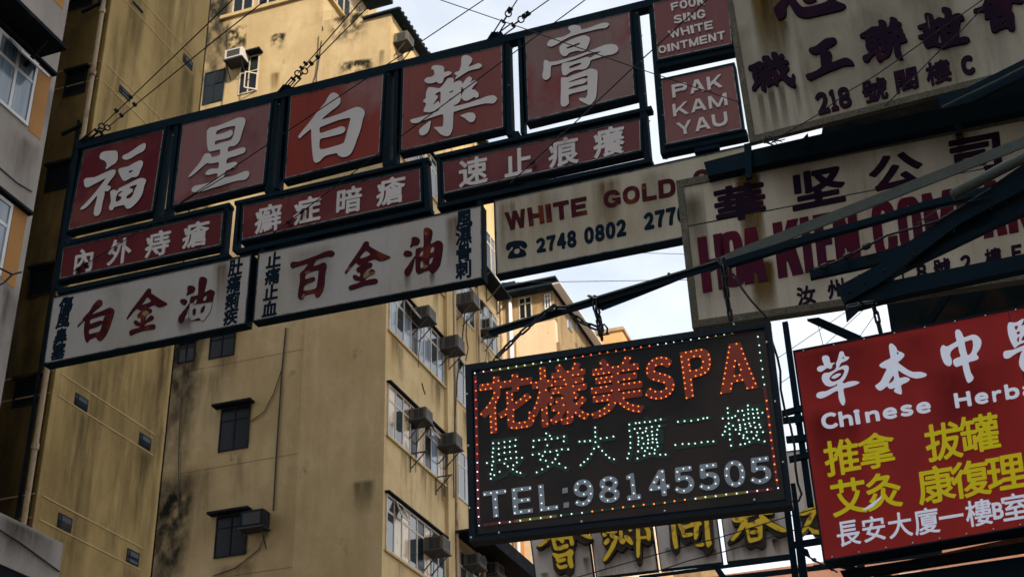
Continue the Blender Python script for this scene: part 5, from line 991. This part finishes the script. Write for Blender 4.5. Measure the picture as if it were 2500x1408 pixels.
# LEDs: the border ones singly, the small ones inside the characters as one part
def on(a, b, n): return [tuple(np.array(a) + (np.array(b) - np.array(a)) * i / n) for i in range(n)]
bl = [(p, 'ledwhite' if i < 12 else 'ledred' if i < 22 else 'ledblue') for i, p in enumerate(on(bq[0], bq[1], 34))]
bl += [(p, 'ledwhite' if i < 9 else 'ledorange') for i, p in enumerate(on(bq[1], bq[2], 20))]
bl += [(p, 'ledblue' if i < 9 else 'ledorange' if i < 19 else 'ledwhite') for i, p in enumerate(on(bq[2], bq[3], 29))]
bl += [(p, 'ledblue' if i < 8 else 'ledred') for i, p in enumerate(on(bq[3], bq[0], 17))]
for p, m in bl[:100]:
    if random.random() < .06: m = 'leddead' if m != 'ledorange' else 'leddim'
    mb = MB(); mb.dome(SPA.at(p[0] + random.uniform(-.8, .8), p[1] + random.uniform(-.8, .8), .005), SPA.n, .0064, 6, .010); part(mb, 'led_bulb', r, M[m], None, True)
def crop_pts(s, ox, oy, k): return [(ox + x * k, oy + y * k) for l in parse(s) for x, y in l]
white = crop_pts('348,1010 394,1010 441,1000 486,994 533,983 350,1052 346,1086 343,1121 350,1159 340,1191 340,1225 328,1262 358,1270 330,1300 402,1243 394,1055 443,1043 484,1040 529,1032 396,1100 441,1088 486,1081 536,1080 401,1147 452,1139 494,1132 540,1128 585,1128 298,1171 441,1176 469,1199 510,1223 543,1243 572,1253 543,1167 514,1190 783,930 813,949 827,975 777,979 725,985 680,990 677,1041 876,968 929,955 926,994 792,1027 773,1080 754,1114 736,1144 780,1152 834,1167 890,1177 941,1209 858,1139 877,1105 868,1070 816,1080 911,1060 963,1060 725,1098 672,1104 797,1200 750,1223 705,1248 1184,882 1184,920 1186,957 1186,1001 1211,1039 1241,1072 1272,1104 1299,1128 1338,1140 1174,1054 1152,1098 1123,1138 1093,1163 1065,1189 1055,996 1098,994 1142,990 1228,971 1279,965 1333,955', 1100, 780, .29833)
white += crop_pts('122,857 175,846 205,843 248,838 291,835 337,824 379,815 166,893 210,889 262,887 307,876 367,870 352,899 189,926 232,924 256,912 307,914 347,940 123,908 131,957 131,1007 132,1047 119,1094 107,1134 196,963 229,968 271,948 311,943 343,977 198,993 239,1013 277,981 313,973 350,1004 195,1020 225,1049 276,1010 313,1003 354,1035 194,1076 271,1048 305,1047 331,1063 189,1134 251,1073 288,1095 328,1093 244,1111 375,1103 419,1102 520,835 574,829 629,827 685,818 728,807 760,802 499,1024 558,1016 609,1015 660,1012 713,1003 764,997 810,995 926,724 929,762 887,808 933,806 963,802 936,848 911,874 904,914 886,942 942,894 944,937 946,980 955,1030 971,866 993,899 1012,747 1047,744 1092,702 1094,735 1131,733 1168,733 1212,761 1173,764 1135,769 1096,769 1061,780 990,788 1017,821 1057,819 1098,809 1143,801 1180,801 1027,860 1069,855 1105,848 1145,841 1186,857 1029,880 1074,890 1115,870 1154,882 1196,880 1030,901 1083,918 1122,918 1168,918 1216,919 1022,933 1057,945 1162,946 1055,966 1089,970 1138,970 1181,981 1229,995 1032,1020 1069,1014 1105,1000', 1500, 780, .29833)
def led_along(groups, inset, step, mind):
    out = []
    for lp in groups:
        for l in lp:
            a = np.array(l); n = len(a); acc = 0.0
            for i in range(n):
                p, q = a[i], a[(i + 1) % n]; ln = np.linalg.norm(q - p)
                if ln < 1e-6: continue
                d = (q - p) / ln; nn = np.array((-d[1], d[0])); pos = step - acc if acc else 0
                while pos < ln:
                    c = p + d * pos
                    for sg in (1, -1):
                        e = c + nn * inset * sg
                        if inside_dist(lp, np.array([e[0]]), np.array([e[1]]))[0] > 0:
                            if all((e[0] - o[0]) ** 2 + (e[1] - o[1]) ** 2 > mind * mind for o in out): out.append((e[0], e[1]))
                            break
                    pos += step
                acc = (ln - (pos - step)) % step
    return out
rest = MB()
for pts, mi, rad in ((led_along(loops_o, 3.0, 13, 11.5), 0, .0062), (white, 1, .0070), (led_along(loops_g, 5.5, 5, 15), 2, .0062), ([p for p, m in bl[100:]], 0, .0064)):
    rest.cur = mi
    for x, y in pts: rest.dome(SPA.at(x, y, .0045), SPA.n, rad, 5, .012)
part(rest, 'led_bulb', r, [M['ledorange'], M['ledwhite'], M['ledblue']], 'small LEDs dotted inside the lettering', True, 'stuff')
for x, y in ((1190, 884), (1417, 848), (1613, 821), (1792, 792), (1140, 962), (1143, 1088), (1146, 1240), (1218, 1300), (1420, 1273), (1623, 1247), (1842, 1220), (1912, 1128), (1893, 980), (1872, 835), (1150, 1312)):
    mb = MB(); mb.dome(SPA.at(x, y, .0205), SPA.n, .013, 8, .008); part(mb, 'screw', r, M['screw'], None, True)

# ------------------------------------------------------------------ red herbal banner sign
r = thing('banner_sign', 'bright red sign with white brush characters, Chinese Herbal wording and yellow characters', 'sign', HERB.at(2290, 1325))
hq = [(1935, 855), (2580, 730), (2580, 1273), (2010, 1370)]
mb = MB(); mb.frame(HERB, hq, expand(hq, -4), 0.008, .20); part(mb, 'frame', r, M['black'])
mb = MB(); mb.plate(HERB, expand(hq, -4), 0, .18); part(mb, 'banner', r, M['herbred'])
for k in ('cao', 'ben', 'zhong', 'yi'):
    mb = MB(); add_letters(mb, HERB, T[k], 0, .004); part(mb, 'character', r, M['herbwhite'])
BX = lambda x: 1047 - .163 * (x - 2020)
for ch, x0, x1, h in (('C', 2008, 2047, 39), ('h', 2051, 2084, 37), ('i', 2088, 2103, 36), ('n', 2115, 2149, 27), ('e', 2157, 2192, 28), ('s', 2200, 2231, 28), ('e', 2239, 2274, 28), ('H', 2333, 2373, 36), ('e', 2382, 2415, 28), ('r', 2425, 2448, 27), ('b', 2456, 2491, 37), ('a', 2498, 2530, 28), ('l', 2537, 2549, 37)):
    y0, y1 = BX(x0), BX(x1); q = [(x0 - .15 * h, y0 - h), (x1 - .15 * h, y1 - h), (x1, y1), (x0, y0)]
    mb = MB(); L_, w_ = glyph(ch, .062 if h > 30 else .08, round((x1 - x0) / h, 2)); add_letters(mb, HERB, in_quad(L_, w_, q), 0, .004); part(mb, 'letter', r, M['herbwhite'])
for ch, x, y, w, h in (('推', 2056, 1114, 84, 84), ('拿', 2140, 1099, 86, 82), ('拔', 2303, 1076, 86, 88), ('罐', 2392, 1056, 92, 88), ('艾', 2072, 1211, 86, 86), ('灸', 2156, 1197, 86, 86), ('康', 2285, 1181, 88, 86), ('復', 2370, 1167, 90, 86), ('理', 2456, 1151, 92, 88)):
    mb = MB(); cjk(mb, HERB, ch, cell(x, y, w, h, .165, .13), .02, 0, .004); part(mb, 'character', r, M['herbyellow'])
for ch, x, y, w, h in (('長', 2070, 1299, 56, 62), ('安', 2133, 1289, 58, 60), ('大', 2197, 1280, 58, 60), ('廈', 2262, 1270, 60, 62), ('一', 2322, 1260, 60, 60), ('樓', 2390, 1250, 64, 62), ('室', 2478, 1236, 66, 64)):
    mb = MB(); cjk(mb, HERB, ch, cell(x, y, w, h, .16, .14), .014, 0, .004); part(mb, 'character', r, M['herbwhite'])
mb = MB(); L_, w_ = glyph('B', .05, .62); add_letters(mb, HERB, in_quad(L_, w_, [(2420, 1227), (2446, 1223), (2452, 1263), (2426, 1268)]), 0, .004); part(mb, 'lettering', r, M['herbwhite'])
for f_ in np.linspace(.04, .96, 9):
    for v_ in (.012, .985): mb = MB(); x_, y_ = lerpq(hq, f_, v_); mb.dome(HERB.at(x_, y_, .009), HERB.n, .008, 6, .004); part(mb, 'screw', r, M['screw'], None, True)
tear = [(2106, 1243), (2128, 1228), (2153, 1209), (2150, 1216), (2130, 1236), (2112, 1244)]
mb = MB(); mb.plate(HERB, tear, .012, .006); part(mb, 'tear', r, M['herbwhite'], 'torn curl of vinyl showing its pale back')

for a in ((1935, 2060, 860, 1000, 'hgrime'), (2000, 2300, 850, 1000, 'hgrime'), (2240, 2480, 900, 1180, 'hgrime'), (1960, 2100, 1000, 1350, 'hgrime')): st(r, HERB, *a, .18, .14, .002)
for yy in (1.0,):
    a = HERB.sz(2480, 1000)[0]; mb = MB(); mb.rect(HERB, a + .1, a + .106, HERB.sz(2480, 1285)[1], HERB.sz(2480, 760)[1], .0015, .001); part(mb, 'sheet_seam', r, M['black'])
# ------------------------------------------------------------------ gold lettered tile panels
gslope = -.118
panels = [('g1d', 'g1g', 1308, 1450, 'grey tile panel with the leftmost tarnished gold letter, below the LED board'), ('g2d', 'g2g', 1454, 1606, 'grey tile panel with the second gold letter, three twisted stroke groups'),
          ('g3d', 'g3g', 1612, 1764, 'grey tile panel with a gold square framed letter, left of the bright gap'), ('g4d', 'g4g', 1774, 1931, 'grey tile panel with a spreading gold letter between two steel posts'),
          ('g5d', 'g5g', 1946, 2060, 'grey tile panel half hidden behind the red banner sign, gold strokes at its edge')]
for kd, kg, x0, x1, lab in panels:
    y = lambda x: 1391 + gslope * (x - 1610)
    ht = 250
    q = [(x0 - 33, y(x0) - ht), (x1 - 33, y(x1) - ht), (x1 + 1, y(x1)), (x0 + 1, y(x0))]
    if kd == 'g5d': q[2] = (x1 + 1, y(x1) - 48); q[3] = (x0 - 6, y(x0) - 48)
    rr = thing('letter_panel', lab, 'sign panel', GOLD.at(*q[3]), 'gold letter panels')
    mb = MB(); mb.plate(GOLD, expand(q, -2), 0, .10); part(mb, 'tile', rr, M['goldpanel'])
    for _ in range(5):
        xa = random.uniform(x0, x1 - 30); yb = y(xa) - random.uniform(20, 110); stain(rr, GOLD, [(xa, yb), (xa + 22, yb - 3), (xa + 34, y(xa) - 4), (xa + 12, y(xa) - 2)], random.choice(('rust', 'grime', 'drip')), .003, 'stain')
    mb = MB(); mb.frame(GOLD, q, expand(q, -2.5), .012, .13); part(mb, 'edge_angle', rr, M['dark'])
    mb = MB(); add_letters(mb, GOLD, swell(T[kd], 2.0), .0, .13); part(mb, 'letter_body', rr, M['golddark'])
    mb = MB(); add_letters(mb, GOLD, swell(T[kg], 2.4), .125, .035); part(mb, 'letter_face', rr, M['gold'])
def wire(pts, lab, r=.009, knots=(), sag=0.0, grp='guy wires and cables', name='guy_wire'):
    pts = [Vector(p) for p in pts]
    if sag and len(pts) == 2:
        a, b = pts; pts = [a.lerp(b, t) - ZUP * sag * 4 * t * (1 - t) for t in np.linspace(0, 1, 9)]
    mb = MB(); mb.tube(pts, r, 6)
    for t in knots:
        i = t * (len(pts) - 1); j = min(int(i), len(pts) - 2); p = pts[j].lerp(pts[j + 1], i - j); d = (pts[j + 1] - pts[j]).normalized()
        mb.tube([p - d * .045, p - d * .02, p + d * .02, p + d * .045], [.008, .026, .026, .008], 6); mb.box(p + d.orthogonal().normalized() * .03, d * .02, d.orthogonal().normalized() * .02, d.cross(d.orthogonal()).normalized() * .012)
    return solo(mb, name, M['wire'], lab, 'wire', grp)
# ------------------------------------------------------------------ steel booms and brackets
def beam(pl, pxs, lab, off=0.0, d=.08, m='dark', name='steel_beam', cat='beam', grp='steel beams and booms'):
    mb = MB(); mb.plate(pl, pxs, off, d); return solo(mb, name, M[m], lab, cat, grp)
bo = thing('sign_boom', 'long dark steel angle boom the LED board hangs from, running up to the right', 'boom', SPA.at(1193, 812, -.1))
mb = MB(); mb.plate(SPA, [(1190, 807), (1756, 636), (1757, 652), (1200, 820)], -.07, .012); part(mb, 'web', bo, M['black'])
mb = MB(); mb.plate(SPA, [(1190, 803), (1756, 632), (1756, 636), (1190, 807)], -.045, .085); part(mb, 'flange', bo, M['galv'])
mb = MB(); mb.plate(SPA, [(1440, 735), (1690, 659), (1692, 668), (1640, 690), (1560, 722), (1470, 757)], -.10, .012); part(mb, 'gusset_plate', bo, M['black'])
mb = MB(); mb.dome(SPA.at(1633, 669, -.06), SPA.n, .014, 8, .02); part(mb, 'bolt', bo, M['chain'])
beam(SPA, [(1700, 655), (1800, 607), (2580, 302), (2580, 328), (1830, 621), (1770, 645), (1735, 662)], 'pale galvanised flat bar rising to the right edge above the dark boom', -.10, .02, 'galv', 'flat_bar')
beam(SPA, [(1750, 640), (1976, 571), (2149, 524), (2260, 490), (2420, 452), (2580, 414), (2580, 434), (2420, 471), (2260, 506), (2149, 539), (1976, 587), (1757, 655)], 'dark boom arm just under the galvanised flat bar', -.03, .06)
mb = MB(); mb.tube([SPA.at(2325, 478, .25), SPA.at(2440, 415, .3), SPA.at(2580, 345, .35)], .045, 10); solo(mb, 'steel_pipe', M['galv'], 'rounded grey steel pipe at the right edge between the two arms', 'pipe', 'steel beams and booms', True)
beam(SPA, [(2045, 699), (2155, 640), (2215, 592), (2345, 505), (2580, 345), (2580, 420), (2343, 546), (2150, 690), (2064, 738)], 'broad dark bracket beam sloping up to the right edge across the maroon lettering', .20, .10)
beam(SPA, [(1975, 656), (2160, 612), (2420, 520), (2420, 545), (2160, 640), (1979, 679)], 'short dark stub beam with a square end in front of the maroon lettering', .12, .05)
beam(SPA, [(2180, 672), (2343, 557), (2480, 488), (2580, 440), (2580, 485), (2430, 552), (2315, 607)], 'dark lower arm under the broad bracket beam', .12, .06)
beam(SPA, [(2060, 732), (2150, 690), (2580, 603), (2580, 640), (2190, 722), (2095, 748), (2066, 775)], 'dark beam crossing the small address characters above the red banner sign', .15, .09)
beam(UNI, [(2290, 236), (2361, 214), (2580, 105), (2580, 148), (2370, 250), (2296, 268)], 'dark slanting beam in the upper right corner across the foot of the stained board', .35, .05)
beam(HOA, [(2004, 338), (2012, 285), (2361, 190), (2580, 110), (2580, 262), (2010, 378)], 'dark sheet added to fill the dark gap between the two big boards, upper right', -.25, .08, 'roofdark', 'dark_fill_plate', 'plate')  # added sheet: stands in for the dark mass, closes the sky slot
mb = MB(); mb.tube([UNI.at(2300, 262, .42), UNI.at(2440, 195, .44), UNI.at(2580, 122, .46)], .012); solo(mb, 'steel_rod', M['galv'], 'thin pale rod lying along the slanting beam at upper right', 'rod', 'steel beams and booms', True)
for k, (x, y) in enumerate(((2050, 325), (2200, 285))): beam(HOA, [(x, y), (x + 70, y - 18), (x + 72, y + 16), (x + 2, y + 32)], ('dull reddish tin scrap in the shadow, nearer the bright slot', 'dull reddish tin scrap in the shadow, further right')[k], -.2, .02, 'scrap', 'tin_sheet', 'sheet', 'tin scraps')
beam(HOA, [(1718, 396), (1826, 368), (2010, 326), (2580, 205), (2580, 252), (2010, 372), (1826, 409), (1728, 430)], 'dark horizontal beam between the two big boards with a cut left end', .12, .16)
beam(HOA, [(1958, 340), (1972, 325), (1976, 357), (1961, 360)], 'tiny dark stop plate crossing the bright slot between the two big boards', .14, .04)
for x, y0, y1, lab in ((1824, 352, 436, 'dark vertical hanger strap at the left end of the beam between the boards'), (2337, 280, 327, 'stubby dark hanger strap above the right-hand plum character')):
    beam(HOA, [(x - 8, y0), (x + 9, y0 - 4), (x + 11, y1 - 4), (x - 4, y1)], lab, .20, .05, 'dark', 'hanger_strap', 'strap', 'hanger straps')
beam(HOA, [(2165, 742), (2580, 664), (2580, 860), (2190, 900)], 'added dark plate filling the dark zone between the company board and red banner', -1.2, .1, 'roofdark', 'dark_fill_plate', 'plate')  # added plate: stands in for the dark interior behind the banner
for k, (a, b, lab) in enumerate((((2225, 850), (2320, 705), 'dark diagonal brace behind the red banner, left one'), ((2330, 850), (2400, 690), 'dark diagonal brace behind the red banner, right one'))):
    beam(HOA, [(a[0] - 10, a[1]), (b[0] - 10, b[1]), (b[0] + 10, b[1]), (a[0] + 10, a[1])], lab, -.9, .06)
for x, y in ((2075, 712), (2110, 690), (2160, 660), (2230, 622), (2330, 565), (2420, 512)):
    mb = MB(); p = SPA.at(x, y, .202); mb.dome(p, SPA.n, .012, 6, .012); solo(mb, 'bolt', M['chain'], 'steel bolt head on the broad bracket beam', 'bolt', 'bolt heads on the bracket beam')
wire([SPA.at(1985, 660, .2), SPA.at(2040, 640, .22), SPA.at(2100, 610, .22), SPA.at(2165, 575, .22), SPA.at(2290, 540, .22), SPA.at(2420, 460, .25)], 'cable with twisted chain end running along the dark arms at right', .010, (.1, .3, .45))
wire([SPA.at(2280, 560, .2), SPA.at(2240, 545, .24), SPA.at(2290, 510, .24), SPA.at(2420, 480, .25)], 'loop of cable beside the grey pipe at right', .006)
# truss post between the LED board and the red banner
PST = Plane(1940, 1100, 13, 105)
tp = thing('truss_post', 'dark lattice steel post seen in the gap between LED board and red banner', 'post', PST.at(1960, 1408))
def pp(pxs, name, off=0, d=.09): mb = MB(); mb.plate(PST, pxs, off, d); part(mb, name, tp, M['dark'])
pp([(1909, 786), (1923, 783), (1986, 1230), (1970, 1232)], 'upright'); pp([(1907, 1185), (1921, 1183), (1957, 1470), (1941, 1472)], 'upright'); pp([(1926, 1180), (1941, 1178), (1980, 1470), (1958, 1472)], 'upright')
for a in ([(1905, 1002), (1962, 986), (1964, 1000), (1907, 1014)], [(1910, 1018), (1966, 1012), (1967, 1024), (1911, 1031)], [(1918, 1064), (1975, 1058), (1977, 1074), (1920, 1078)], [(1925, 1113), (1980, 1100), (1982, 1113), (1927, 1126)]): pp(a, 'rung', .03, .05)
pp([(1938, 1012), (1952, 1010), (1955, 1030), (1941, 1032)], 'clamp', .05, .06)
pp([(1930, 1322), (2060, 1302), (2062, 1316), (1932, 1336)], 'rung', -.02, .05); pp([(1945, 1330), (1972, 1340), (1978, 1356), (1950, 1352)], 'gusset', -.02, .03)
beam(PST, [(1970, 778), (1998, 774), (2104, 820), (2078, 828)], 'dark diagonal brace below the company board against the sky', -.3, .06)
# lattice rails along the bottom
RL = Plane(1800, 1380, 23.4, 104)
for pxs, lab in (([(1560, 1404), (1935, 1356), (1936, 1362), (1560, 1410)], 'thin dark rail along the foot of the gold letter panels'), ([(1740, 1408), (1770, 1404), (2150, 1362), (2150, 1370), (1770, 1416)], 'dark lattice rail across the pink building at the bottom edge'),
                 ([(1738, 1378), (1752, 1376), (1775, 1408), (1760, 1412)], 'short dark diagonal strut below the third gold panel'), ([(2010, 1372), (2030, 1368), (2200, 1408), (2160, 1412)], 'dark diagonal strut below the left corner of the red banner')):
    beam(RL, pxs, lab, 0, .08)
beam(HERB, [(2050, 1392), (2580, 1310), (2580, 1330), (2060, 1410)], 'dark rail under the red banner sign, the upper of two', -.3, .08); beam(HERB, [(2120, 1412), (2580, 1345), (2580, 1420), (2120, 1440)], 'heavy dark rail in the bottom right corner', -.35, .1)
beam(HERB, [(2160, 1378), (2580, 1290), (2580, 1312), (2160, 1395)], 'dirty grey duct under the red banner on the right', -.8, .1, 'boardedge', 'duct', 'duct')
beam(RL, [(1985, 1378), (2300, 1340), (2300, 1352), (1985, 1391)], 'thin dark rail in front of the pink building below the red banner', .1, .06)
beam(RL, [(2090, 1372), (2110, 1370), (2118, 1420), (2098, 1422)], 'short upright stub between the rails below the red banner', .15, .06)
# ------------------------------------------------------------------ chains
def link_mesh(c, d, n, Lk=.118, w=.050, r=.0098):
    s = d.cross(n).normalized(); h = Lk / 2 - w / 2; pts = []
    for k in range(7): t = -math.pi / 2 + math.pi * k / 6; pts.append(c + d * (h + math.cos(t) * (w / 2 - r)) + s * (math.sin(t) * (w / 2 - r)))
    for k in range(7): t = math.pi / 2 + math.pi * k / 6; pts.append(c + d * (-h + math.cos(t) * (w / 2 - r)) + s * (math.sin(t) * (w / 2 - r)))
    return MB().tube(pts, r, 6, True)
def chain(pts, lab, Lk=.118, w=.050, r=.0098):
    pts = [Vector(p) for p in pts]; seg = [(pts[i + 1] - pts[i]).length for i in range(len(pts) - 1)]; tot = sum(seg); pitch = Lk - 2.2 * r
    n = max(2, round(tot / pitch)); rt = thing('chain', lab, 'chain', pts[-1], 'chains holding the signs'); a0 = random.uniform(.2, .9)
    for i in range(n):
        x = (i + .5) * tot / n; j = 0
        while j < len(seg) - 1 and x > seg[j]: x -= seg[j]; j += 1
        d = (pts[j + 1] - pts[j]).normalized(); c = pts[j] + d * x; v = (c - CAM).normalized(); a = d.cross(v).normalized(); b = d.cross(a).normalized()
        t = a0 + (math.pi / 2) * (i % 2) + random.uniform(-.15, .15); nn = a * math.cos(t) + b * math.sin(t)
        part(link_mesh(c, d, nn, Lk, w, r), 'link', rt, M['chain'], None, True)
    return rt
A = lambda x, y, o: SPA.at(x, y, o)
chain([A(1212, 872, -.03), A(1262, 822, -.02), A(1325, 768, 0), A(1345, 752, 0), A(1385, 752, -.0)], 'slanting chain from the left corner of the LED board up over the boom')
chain([A(1392, 764, -.12), A(1425, 788, -.06), A(1462, 803, -.02), A(1466, 820, -.02)], 'slack chain slung below the boom near the middle of the LED board')
chain([A(1438, 722, -.03), A(1450, 728, .0), A(1455, 765, 0), A(1466, 800, 0), A(1470, 830, -.03)], 'upright chain looped over the boom near the middle of the LED board')
chain([A(1452, 722, -.12), A(1462, 770, -.10), A(1470, 812, -.06)], 'second short chain behind the upright one over the middle of the LED board')
chain([A(1752, 632, -.0), A(1762, 648, .02), A(1768, 690, .02), A(1776, 740, .0), A(1785, 785, -.03)], 'thick chain at the right end of the LED board before the maroon lettering')
chain([A(1765, 630, -.02), A(1775, 665, -.03), A(1772, 700, -.02), A(1784, 780, -.05)], 'doubled chain strand wrapped round the boom above the right end of the LED board')
H_ = lambda x, y, o: HERB.at(x, y, o)
chain([H_(2130, 740, 0), H_(2140, 770, 0), H_(2150, 812, -.02)], 'dark chain holding the left top of the red banner sign')
chain([H_(2064, 750, .02), H_(2100, 742, .03), H_(2140, 738, .03)], 'dark chain wrapped along the end of the bracket beam over the red banner')
for x, y, lab in ((1475, 795, 'small steel shackle with a bolt by the middle chains'), (1786, 790, 'small steel shackle at the top right of the LED board'), (1213, 872, 'small steel lug at the top left of the LED board')):
    r = thing('shackle', lab, 'shackle', A(x, y, .0), 'shackles of the LED board')
    mb = MB(); mb.tube([A(x - 6, y + 22, 0), A(x - 8, y + 6, 0), A(x, y - 4, 0), A(x + 8, y + 6, 0), A(x + 7, y + 20, 0)], .009, 6); part(mb, 'bow', r, M['chain'], None, True)
    mb = MB(); mb.tube([A(x - 12, y + 24, 0), A(x + 13, y + 20, 0)], .007, 6); part(mb, 'pin', r, M['chain'], None, True)
# ------------------------------------------------------------------ wires
def gx(p, off=.15): return G.at(p[0], p[1], off)
def up(p, q, d, f=1.6):                                  # a point out of frame further along the same line
    x = q[0] + (p[0] - q[0]) * f; y = q[1] + (p[1] - q[1]) * f; return pt(x, y, d)
wire([up((1181, 0), (438, 497), 13.6, 1.25), gx((438, 497), .05)], 'long thin wire crossing the second and third red light boxes', .0085)
wire([up((1429, 0), (940, 362), 13.2, 1.4), gx((940, 362), .12), gx((800, 470), .06), gx((663, 572), .02)], 'thin wire crossing the fourth red light box and down to the white sign', .0085, (.9, .82))
wire([up((1727, 0), (1547, 164), 12.6, 2.2), gx((1547, 164), .2), gx((1397, 306), .1), gx((1245, 448), .02)], 'thin knotted wire from the top edge past the tall stacked character', .0085, (.72, .88))
wire([pt(1010, -22, 14.6), pt(1250, 60, 14.0), gx((1547, 164), .3), gx((1803, 249), .15)], 'thin wire sloping down to the right across the tall stacked character', .0065)
wire([gx((560, 405 + 20), .1), gx((440, 497), .05), gx((300, 590), .04), gx((180, 662), .02)], 'cable running down over the lower left red light box', .008, (.92, .97))
# turnbuckle stays
def stay(base, ring, top, far, lab, d=14.4):
    r = thing('turnbuckle_stay', lab, 'stay', gx(base, -.05), 'turnbuckle stays on the gantry')
    b, g_, = gx(base, -.05), gx(ring, .05); dd = (g_ - b).normalized(); Ln = (g_ - b).length; s = dd.cross(gx(base, 1) - CAM).normalized() * .035
    mb = MB(); mb.tube([b, b + dd * Ln * .22], .016); mb.tube([b + dd * Ln * .62, g_ - dd * .03], .014); part(mb, 'rod', r, M['dark'])
    mb = MB(); p, q = b + dd * Ln * .20, b + dd * Ln * .68
    for k in (1, -1): mb.tube([p + s * k, q + s * k], .011)
    mb.tube([p - s * 1.3, p + s * 1.3], .02); mb.tube([q - s * 1.3, q + s * 1.3], .02); part(mb, 'turnbuckle', r, M['dark'])
    mb = MB(); v = s.normalized(); mb.tube([g_ + (dd * math.cos(t) + v * math.sin(t)) * .045 for t in np.linspace(0, 2 * math.pi, 11)[:-1]], .011, 6, True); part(mb, 'eye_ring', r, M['dark'])
    t1 = pt(*top, d); t2 = pt(*far, d - 1)
    mb = MB(); e = (t1 - g_).normalized(); mb.tube([g_ + e * .05, t1, t2], .0085); 
    for f in (.16, .30):
        c = g_ + (t1 - g_) * f; mb.tube([c - e * .05, c - e * .02, c + e * .02, c + e * .05], [.01, .028, .028, .01], 6); mb.box(c + s * .9, e * .025, s * .5, e.cross(s).normalized() * .012)
    part(mb, 'cable', r, M['wire'])
    mb = MB(); mb.box(b - dd * .01, dd * .06, s * 1.8, e.cross(s).normalized() * .03); part(mb, 'lug', r, M['dark']); return r
stay((208, 344), (248, 308), (514, 52), (640, -70), 'upper stay wire with turnbuckle at the left corner of the gantry')
stay((214, 348), (262, 312), (514, 107), (700, -40), 'lower stay wire with turnbuckle at the left corner of the gantry')
stay((692, 222), (727, 180), (800, 97), (900, -18), 'left one of the stay pair over the third red light box')
stay((698, 222), (744, 174), (860, 57), (960, -45), 'right one of the stay pair over the third red light box')
stay((1203, 94), (1241, 34), (1263, 0), (1310, -80), 'steep stay with open turnbuckle against the sky above the gantry')
stay((1212, 92), (1272, 48), (1332, 6), (1440, -70), 'shallow stay with thick rod against the sky above the gantry')
wire([pt(1225, 690, 26), pt(1690, 683, 24), pt(1800, 681, 23.5)], 'thin level wire against the sky below the WHITE GOLD sign', .007)
wire([pt(1560, 617, 26), pt(1690, 621, 25)], 'thin short wire across the bright gap right of the phone numbers', .006)
u_ = lambda x, y, o=.06: UNI.at(x, y, o)
wire([u_(2410, -8), u_(2252, 104), u_(2134, 187), u_(2077, 220), u_(1997, 280), u_(1905, 334), u_(1880, 352)], 'black cable drooping across the stained board past the number 218', .006)
wire([u_(2400, 20), u_(2344, 78), u_(2300, 118), u_(2160, 260)], 'black cable across the right half of the stained board', .006)
random.seed(3)
pts = [u_(1895 + 22 * math.cos(k * 1.9) - k * 1.2, 340 + 9 * math.sin(k * 2.3) + k * .4, .08 + .02 * (k % 3)) for k in range(22)]
wire(pts, 'tangled knot of cable at the lower left corner of the stained board', .0055, name='cable_tangle')
wire([A(1790, 668, .02), A(1812, 705, .03), A(1835, 735, .03), A(1866, 768, .02), A(1880, 790, 0), A(1884, 830, -.1), A(1898, 872, -.12), A(1905, 905, -.12), A(1906, 950, -.12), A(1916, 1000, -.12), A(1930, 1040, -.12), A(1940, 1090, -.12), A(1942, 1140, -.12), A(1948, 1180, -.12), A(1957, 1205, -.12), A(1950, 1222, -.1), A(1925, 1222, -.08)], 'black power cable looping from the boom down behind the LED board', .0095)
for k, (a, b, lab) in enumerate((((1900, 873), (2064, 762), 'thin sky wire left of the diagonal brace'), ((2018, 838), (2108, 756), 'thin sky wire right of the diagonal brace'), ((2098, 822), (2135, 770), 'short sky wire beside the banner chain'), ((1995, 785), (2009, 840), 'thin hanging wire under the diagonal brace'), ((1905, 935), (1935, 915), 'short sky wire beside the lattice post'))):
    wire([pt(*a, 20), pt(*b, 19)], lab, .006)
g_ = lambda x, y, o=.25: GOLD.at(x, y, o)
wire([g_(1385, 1415), g_(1600, 1353), g_(1760, 1310), g_(1930, 1258), g_(2010, 1235)], 'thin wire strung across the gold letter panels, upper one', .01)
wire([g_(1600, 1395), g_(1680, 1368), g_(1770, 1345), g_(1930, 1296), g_(2010, 1270)], 'thin wire strung across the gold letter panels, lower one', .01)
wire([pt(1962, 1350, 20), pt(1990, 1368, 20), pt(2020, 1382, 20), pt(2045, 1396, 20)], 'barbed twist of cable below the fifth gold panel', .014, (.3, .6, .8))
wire([S.at(-20, 645, 3.0), S.at(30, 670, 3.0), S.at(52, 664, 3.0)], 'dark cable end at the left edge in front of the ochre panel', .012)
wire([S.at(-20, 705, 3.0), S.at(10, 690, 3.0), S.at(30, 670, 3.0)], 'second dark cable end meeting it at the left edge', .012)
